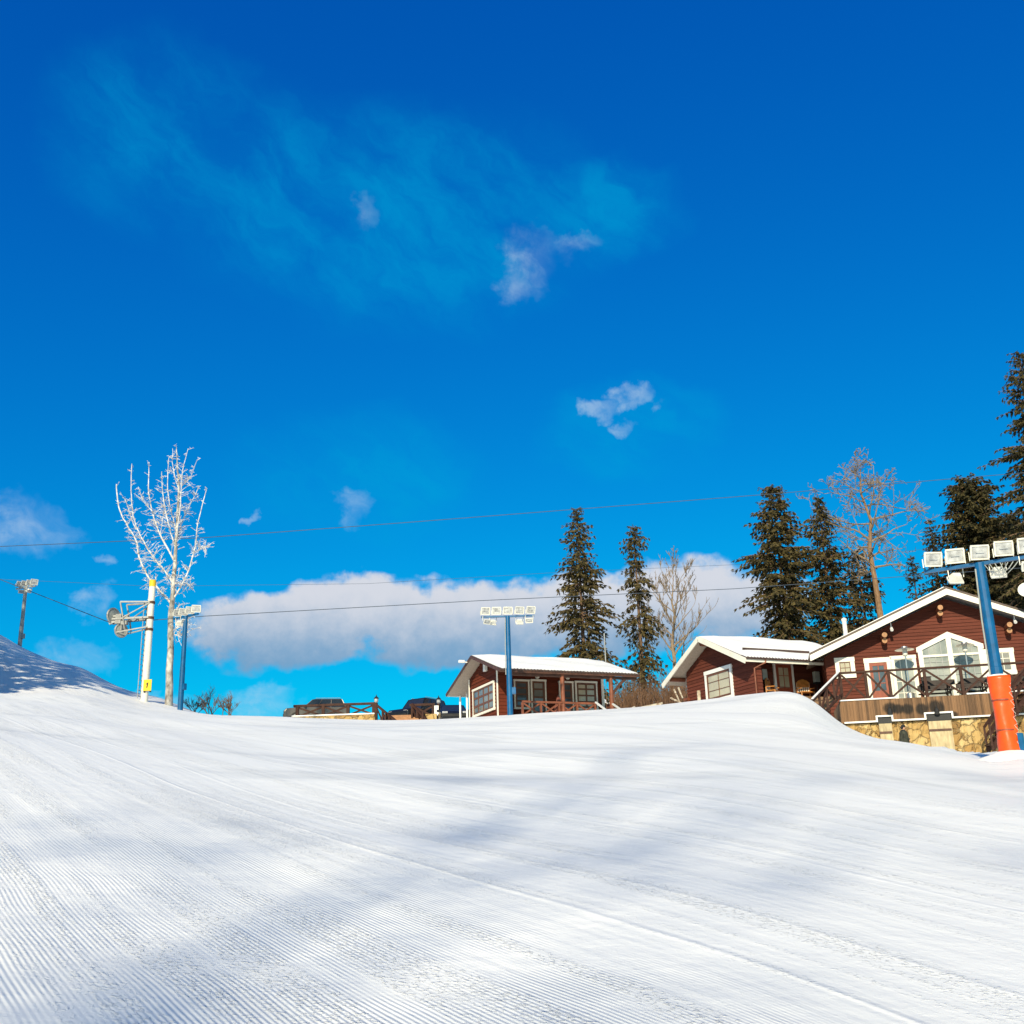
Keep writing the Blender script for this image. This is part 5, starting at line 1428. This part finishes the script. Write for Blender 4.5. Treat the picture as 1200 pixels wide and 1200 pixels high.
# two flights of railing descending to the steps
def flight(a, b, hgt, label, Y):
    pA, pB = P(*a, Y), P(*b, Y - 1.0); g = Vector((pB.x, pB.y, pB.z - hgt))
    t = thing('step_railing', label, 'railing', g, 'sloping railings at the car park steps')
    MB().beam(pA, pB, .14, .13).build('handrail', MT['rail'], t)
    for k in range(4):
        p = pA.lerp(pB, k / 3); MB().beam(p - Z * .05, p - Z * hgt, .12, .12).build('post', MT['rail'], t)
    mb = MB()
    for k in range(3):
        p, q = pA.lerp(pB, k / 3), pA.lerp(pB, (k + 1) / 3); mb.beam(p - Z * .15, q - Z * (hgt - .2), .10, .06)
    mb.build('brace', MT['rail'], t)
flight((441, 826), (464, 845), .95, 'sloping brown railing left of the car park steps', YFN - .4)
flight((483, 825), (501, 845), .95, 'sloping brown railing right of the car park steps', YFN - .4)
f2, z2, zb2, fn2 = fence('short brown fence right of the steps before the black off roader', 484, 507, [484.5, 508], 825, YFN, 840)
sp0 = P(474, 846, YFN - 1); st_ = thing('steps', 'brown wooden car park steps between two sloping railings', 'steps', sp0)
mb = MB()
for k in range(5):
    mb.box(sp0 + Vector((0, .4 * k, .04 + .13 * k)), azv(90), azv(0), Z, 1.15, .21, .07)
mb.build('treads', MT['log_end'], st_); 
for x_ in (-1.2, 1.2): MB().box(sp0 + Vector((x_, .8, .2)), azv(90), azv(0), Z, .04, 1.1, .4).build('stringer', MT['rail'], st_)
fx = MB(); p = P(505, 842, YFN - .3); fx.box(p, azv(90), azv(0), Z, .38, .15, .28)
tag(fx.build('stone_block', MT['stone'], None, loc=p - Z * .3), 'yellow stone block at the foot of the short fence', 'stone block')

# ------------------------------------------------------------------ cars
def car(label, base, az, L, W, H, paint, kind='suv'):
    t = thing('parked_car', label, 'car', base, 'cars in the car park')
    A_, B_ = azv(az), azv(az - 90); b = Vector(base)       # A forward, B left
    pt = lambda x, y, z: b + A_ * x + B_ * y + Z * z
    hl = L / 2
    if kind == 'suv': prof = [(-hl, .38), (-hl * .98, .95), (-hl * .93, 1.02), (hl * .42, 1.05), (hl * .93, .95), (hl, .78), (hl, .38)]; gh = [(-hl * .95, -hl * .80), (hl * .40, hl * .10)]
    else: prof = [(-hl, .34), (-hl, .78), (-hl * .93, .92), (-hl * .5, .95), (hl * .38, .93), (hl * .9, .80), (hl, .62), (hl, .34)]; gh = [(-hl * .62, -hl * .30), (hl * .42, hl * .05)]
    mb = MB(); n = len(prof)
    rings = []
    for y, s in ((-W / 2, .97), (-W / 2 * .93, 1.0), (W / 2 * .93, 1.0), (W / 2, .97)):
        rings.append([pt(x * s, y, .36 + (z - .36) * s) for x, z in prof])
    vs = sum(rings, []); fs = [tuple(range(n)), tuple(reversed(range(3 * n, 4 * n)))]
    for i in range(3):
        for k in range(n): fs.append((i * n + k, i * n + (k + 1) % n, (i + 1) * n + (k + 1) % n, (i + 1) * n + k))
    mb.add(vs, fs)
    zb_ = .98 if kind == 'suv' else .90
    (b0, t0), (b1, t1) = gh
    lowr = [(b0, -1), (b1, -1), (b1, 1), (b0, 1)]; top_ = [(t0, -1), (t1, -1), (t1, 1), (t0, 1)]
    wb, wt_ = W / 2 * .95, W / 2 * .76
    # roof and pillars
    gl = MB(); gl.hexa([pt(x, s * wb, zb_) for x, s in lowr] + [pt(x, s * wt_, H - .06) for x, s in top_])
    mb.hexa([pt(t0 - .05, -wt_ * 1.02, H - .07), pt(t1 + .05, -wt_ * 1.02, H - .07), pt(t1 + .05, wt_ * 1.02, H - .07), pt(t0 - .05, wt_ * 1.02, H - .07),
             pt(t0 + .08, -wt_ * .9, H), pt(t1 - .12, -wt_ * .9, H), pt(t1 - .12, wt_ * .9, H), pt(t0 + .08, wt_ * .9, H)])
    for s in (-1, 1):
        for q in (0, .36, .68, 1):
            mb.beam(pt(b0 + (b1 - b0) * q, s * wb * 1.005, zb_ - .02), pt(t0 + (t1 - t0) * q, s * wt_ * 1.01, H - .05), .07, .06)
    mb.build('body', MT[paint], t, bevel=.03)
    gl.build('windows', MT['car_glass'], t)
    if kind == 'suv':
        rk = MB()
        for s in (-1, 1): rk.tube([pt(t0 + .1, s * wt_ * .85, H + .05), pt(t1 - .2, s * wt_ * .85, H + .05)], .02, 6)
        rk.build('roof_rail', MT['galv'], t)
    for s in (-1, 1):
        for x in (-hl * .62, hl * .62):
            c = pt(x, s * (W / 2 - .09), .34)
            w = MB().tube([c - B_ * s * .1, c - B_ * s * .09, c + B_ * s * .09, c + B_ * s * .11], [.30, .34, .34, .30], 20).build('wheel', MT['rubber'], t)
            MB().tube([c + B_ * s * .1, c + B_ * s * .118], [.20, .19], 14).build('rim', MT['galv'], w)
        hlp = MB().box(pt(hl * .965, s * W * .36, .74 if kind == 'suv' else .66), A_, B_, Z, .06, .17, .09); hlp.build('headlight', MT['lens'], t, bevel=.02)
        MB().box(pt(-hl * .985, s * W * .42, .80), A_, B_, Z, .04, .08, .14).build('tail_light', MT['orange'], t)
        MB().box(pt(b1 - .15, s * (W / 2 + .08), zb_ + .06), A_, B_, Z, .06, .09, .07).build('wing_mirror', MT[paint], t, bevel=.02)
    MB().box(pt(hl * 1.0, 0, .50), A_, B_, Z, .03, W * .44, .08).build('bumper', MT['rubber'], t)
    return t
def cpos(px, py_roof, Y, H):
    p = P(px, py_roof, Y); return Vector((p.x, p.y, p.z - H))
car('dark wagon parked behind the long crossed fence', cpos(371, 820.5, 79, 1.62), 262, 4.4, 1.8, 1.62, 'car_grey', 'suv')
car('dark blue saloon whose roof only shows left of the off roader', cpos(466, 836, 80, 1.42), 190, 4.3, 1.75, 1.42, 'car_blue', 'saloon')
car('tall black off roader parked behind the short fence', cpos(491, 818.5, 79, 1.9), 215, 4.6, 1.9, 1.9, 'car_black', 'suv')
car('low black car parked against the small cabin', cpos(530, 826, 73, 1.45), 172, 4.4, 1.78, 1.45, 'car_black', 'saloon')
# white notice on the lantern post
nb = P(511.5, 833, YFN - .25); nt_ = MB().box(nb, azv(90), azv(0), Z, .14, .02, .34)
tag(nt_.build('notice_board', MT['white'], None, loc=nb - Z * .34), 'plain white upright board beside the black lantern post', 'board')

# ------------------------------------------------------------------ tall trees standing behind the viewer (their shade falls on the run)
SUN_AZ = 194.0; SUN_EL = 27.0
shadow_dir = azv(SUN_AZ - 180)
for i, (x, y, h, sd, lab) in enumerate(((-12, -36, 33, 61, 'tall bare roadside tree behind the viewer, at the left'), (-4.5, -42, 35, 62, 'tall bare tree behind the viewer, second from left'),
                                        (3.5, -38, 33, 63, 'tall bare tree behind the viewer, at the right'))):
    b = Vector((x, y, ground(x, y) - .2)); bare_tree(lab, b, b + Vector((rnd.uniform(-.6, .6), 0, h)), .15, sd, first=.40, spread=.6, levels=4, nside=17, m='bark', up=.4, lenf=.24, group='trees behind the viewer', twig=.024, bend=.15)
for i, (x, y, h, hw_, sd, lab) in enumerate(((-34.5, 51.5, 16, 2.8, 71, 'dense spruce left of the hill, farthest from the run'), (-32, 50, 17, 2.8, 72, 'dense spruce left of the hill, second farthest from the run'),
        (-29.5, 48.5, 16, 2.7, 73, 'dense spruce left of the hill, middle of the row'), (-27.5, 47, 16, 2.5, 74, 'dense spruce left of the hill, second nearest to the run'),
        (-25.6, 45.5, 15, 2.3, 75, 'dense spruce left of the hill, nearest to the run'), (-37, 54, 18, 2.8, 76, 'dense spruce at the far end of the row left of the hill'))):
    b = Vector((x, y, ground(x, y) - .2))
    spruce(lab, 0, 0, 0, hw_, sd, 'needle_dark', top=b + Z * h, base=b, dens=1.0, gap=.16, power=.6, first=.10, group='spruces left of the hill', tuft=1.3)

# ------------------------------------------------------------------ world and sun
w = bpy.data.worlds.new("World"); scene.world = w; w.use_nodes = True
nt = w.node_tree; N, L = nt.nodes, nt.links; e = NT(nt)
bgn = N['Background']
sky = N.new('ShaderNodeTexSky'); sky.sky_type = 'NISHITA'; sky.sun_disc = False
sky.sun_elevation = R(SUN_EL); sky.sun_rotation = R(SUN_AZ); sky.altitude = 200; sky.air_density = 1.0; sky.dust_density = 0.1; sky.ozone_density = 3.0
SKY_STR = 0.0915
tint = N.new('ShaderNodeMix'); tint.data_type = 'RGBA'; tint.blend_type = 'MULTIPLY'; tint.inputs['Factor'].default_value = 1
L.new(sky.outputs[0], tint.inputs['A']); tint.inputs['B'].default_value = (0.004, 0.80, 1.20, 1)
spc = N.new('ShaderNodeSeparateColor'); L.new(tint.outputs['Result'], spc.inputs[0])
cmc = N.new('ShaderNodeCombineColor'); L.new(spc.outputs[0], cmc.inputs[0]); L.new(e.m('MULTIPLY', e.m('POWER', spc.outputs[1], 1.16), .80), cmc.inputs[1])
L.new(e.m('MULTIPLY', e.m('POWER', spc.outputs[2], 0.6), 2.02), cmc.inputs[2])
tc = N.new('ShaderNodeTexCoord'); v = tc.outputs['Generated']
sx = N.new('ShaderNodeSeparateXYZ'); L.new(v, sx.inputs[0])
DEG = 180 / math.pi
az = e.m('MULTIPLY', e.m('ARCTAN2', sx.outputs[0], sx.outputs[1]), DEG)
el = e.m('MULTIPLY', e.m('ARCSINE', sx.outputs[2]), DEG)
cv = N.new('ShaderNodeCombineXYZ'); L.new(az, cv.inputs[0]); L.new(el, cv.inputs[1]); cvo = cv.outputs[0]
def azel(px, py):
    d = ray(px, py).normalized(); return math.atan2(d.x, d.y) * DEG, math.asin(d.z) * DEG
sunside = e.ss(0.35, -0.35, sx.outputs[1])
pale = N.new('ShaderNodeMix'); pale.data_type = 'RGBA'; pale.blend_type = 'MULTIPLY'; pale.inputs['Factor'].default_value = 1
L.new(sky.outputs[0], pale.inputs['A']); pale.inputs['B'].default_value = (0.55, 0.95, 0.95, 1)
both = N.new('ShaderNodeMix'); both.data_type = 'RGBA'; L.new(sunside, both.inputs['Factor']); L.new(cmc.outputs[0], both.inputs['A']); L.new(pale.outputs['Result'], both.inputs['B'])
def cnoise(scale, detail, rough, amp, stretch=None):
    "coloured noise, centred on zero, as a vector"
    mp = N.new('ShaderNodeMapping'); mp.inputs['Scale'].default_value = stretch or (1, 1, 1); L.new(cvo, mp.inputs[0])
    n = N.new('ShaderNodeTexNoise'); n.inputs['Scale'].default_value = scale; n.inputs['Detail'].default_value = detail; n.inputs['Roughness'].default_value = rough
    L.new(mp.outputs[0], n.inputs['Vector'])
    q = N.new('ShaderNodeVectorMath'); q.operation = 'MULTIPLY_ADD'; L.new(n.outputs['Color'], q.inputs[0]); q.inputs[1].default_value = amp
    q.inputs[2].default_value = tuple(-.5 * x for x in amp)
    return q.outputs[0], n.outputs['Fac']
def vadd(a, b):
    q = N.new('ShaderNodeVectorMath'); q.operation = 'ADD'; L.new(a, q.inputs[0]); L.new(b, q.inputs[1]); return q.outputs[0]
wv1, nf1 = cnoise(0.30, 3, 0.6, (3.4, 2.4, 0), (1, 1.3, 1))
wv2, fine = cnoise(0.75, 5, 0.62, (2.6, 1.8, 0))
wv3, _f = cnoise(1.1, 4, 0.62, (.9, .6, 0))
warp = vadd(cvo, wv1); warp3 = vadd(warp, wv3); warp2 = vadd(warp, wv2)
def group(bl, vec):
    r = None
    for px, py, rx, ry, s_ in bl:
        a0, e0 = azel(px, py); rx *= .0434; ry *= .0434
        q = N.new('ShaderNodeVectorMath'); q.operation = 'MULTIPLY_ADD'; L.new(vec, q.inputs[0]); q.inputs[1].default_value = (1 / rx, 1 / ry, 0); q.inputs[2].default_value = (-a0 / rx, -e0 / ry, 0)
        d = N.new('ShaderNodeVectorMath'); d.operation = 'DOT_PRODUCT'; L.new(q.outputs[0], d.inputs[0]); L.new(q.outputs[0], d.inputs[1])
        o_ = e.m('MULTIPLY_ADD', d.outputs['Value'], -s_, s_)
        r = o_ if r is None else e.m('MAXIMUM', r, o_)
    return e.m('MAXIMUM', r, 0)
puff = group([(335, 738, 125, 48, 1), (425, 716, 130, 46, 1), (540, 726, 190, 50, 1), (700, 722, 150, 50, 1), (800, 700, 100, 56, .9), (560, 754, 190, 32, .8), (865, 712, 90, 50, .8)], warp3)
small = group([(25, 618, 70, 36, .8), (105, 708, 24, 22, .8), (85, 770, 55, 20, .8), (310, 822, 46, 26, .9), (180, 832, 66, 26, .9), (416, 597, 26, 30, .8), (120, 657, 18, 10, .7), (622, 302, 46, 42, .62), (668, 286, 60, 17, .5), (606, 338, 36, 22, .45), (742, 465, 34, 15, .95), (704, 479, 34, 15, .9), (728, 496, 20, 10, .7), (422, 255, 22, 22, .35), (300, 600, 10, 10, .6)], warp2)
wisp = group([(480, 260, 330, 150, 1), (190, 160, 170, 130, .8), (330, 230, 200, 130, .9), (690, 255, 150, 80, 1), (740, 505, 135, 75, 1), (420, 560, 180, 95, .9)], warp)
pa = e.ss(0.03, 0.56, e.m('ADD', puff, e.m('MULTIPLY', e.m('MULTIPLY', e.m('SUBTRACT', fine, .5), .9), e.ss(0.0, .3, puff))))
def streak(scale, detail, ang, sx_, sy_):
    mp = N.new('ShaderNodeMapping'); mp.vector_type = 'TEXTURE'; mp.inputs['Rotation'].default_value = (0, 0, R(ang)); mp.inputs['Scale'].default_value = (sx_, sy_, 1)
    L.new(warp, mp.inputs[0])
    n = N.new('ShaderNodeTexNoise'); n.inputs['Scale'].default_value = scale; n.inputs['Detail'].default_value = detail; n.inputs['Roughness'].default_value = 0.62
    L.new(mp.outputs[0], n.inputs['Vector']); return n.outputs['Fac']
wn = streak(0.24, 6, -33, 2.1, 0.9)
sa = e.m('MULTIPLY', e.ss(0.0, 1.15, e.m('MULTIPLY', small, e.m('MULTIPLY', e.m('MULTIPLY_ADD', fine, 2.0, -.1), e.m('MULTIPLY_ADD', e.ss(.35, .6, wn), .8, .45)))), .46)
wa = e.m('MULTIPLY', e.m('MULTIPLY', e.m('MULTIPLY_ADD', e.ss(0.34, 0.74, wn), .85, .15), e.ss(0, 1.0, wisp)), .56)
# clouds: pale tops, blue grey undersides
ea, eb = azel(500, 690)[1], azel(500, 785)[1]
sh = e.ss(eb, ea, e.m('ADD', el, e.m('MULTIPLY', e.m('SUBTRACT', fine, .5), 2.5)))
cc = N.new('ShaderNodeMix'); cc.data_type = 'RGBA'; L.new(sh, cc.inputs['Factor'])
K = .88 / SKY_STR
cc.inputs['A'].default_value = (.17 * K, .33 * K, .52 * K, 1); cc.inputs['B'].default_value = (.62 * K, .64 * K, .70 * K, 1)
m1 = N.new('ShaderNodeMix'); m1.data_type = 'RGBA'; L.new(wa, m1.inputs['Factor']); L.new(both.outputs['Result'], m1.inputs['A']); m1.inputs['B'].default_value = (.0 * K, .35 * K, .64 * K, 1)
m2 = N.new('ShaderNodeMix'); m2.data_type = 'RGBA'; L.new(sa, m2.inputs['Factor']); L.new(m1.outputs['Result'], m2.inputs['A']); m2.inputs['B'].default_value = (.50 * K, .63 * K, .76 * K, 1)
m3 = N.new('ShaderNodeMix'); m3.data_type = 'RGBA'; L.new(e.m('MULTIPLY', pa, .97), m3.inputs['Factor']); L.new(m2.outputs['Result'], m3.inputs['A']); L.new(cc.outputs['Result'], m3.inputs['B'])
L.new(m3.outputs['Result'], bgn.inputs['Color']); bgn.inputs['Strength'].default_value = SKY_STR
w.cycles.sampling_method = 'MANUAL'; w.cycles.sample_map_resolution = 256

sl = bpy.data.lights.new('sun', 'SUN'); sl.energy = 4.5; sl.angle = R(0.9); sl.color = (1, .88, .63)
so_ = bpy.data.objects.new('sun', sl); C.objects.link(so_)
to_sun = azv(SUN_AZ) * math.cos(R(SUN_EL)) + Z * math.sin(R(SUN_EL))
so_.rotation_euler = to_sun.to_track_quat('Z', 'Y').to_euler(); so_.location = (0, 0, 60)

vs_ = scene.view_settings
vs_.view_transform = 'Standard'; vs_.look = 'None'; vs_.gamma = 1; vs_.exposure = 0.33; vs_.use_curve_mapping = False
scene.render.engine = 'CYCLES'
scene.render.resolution_x = scene.render.resolution_y = 1024
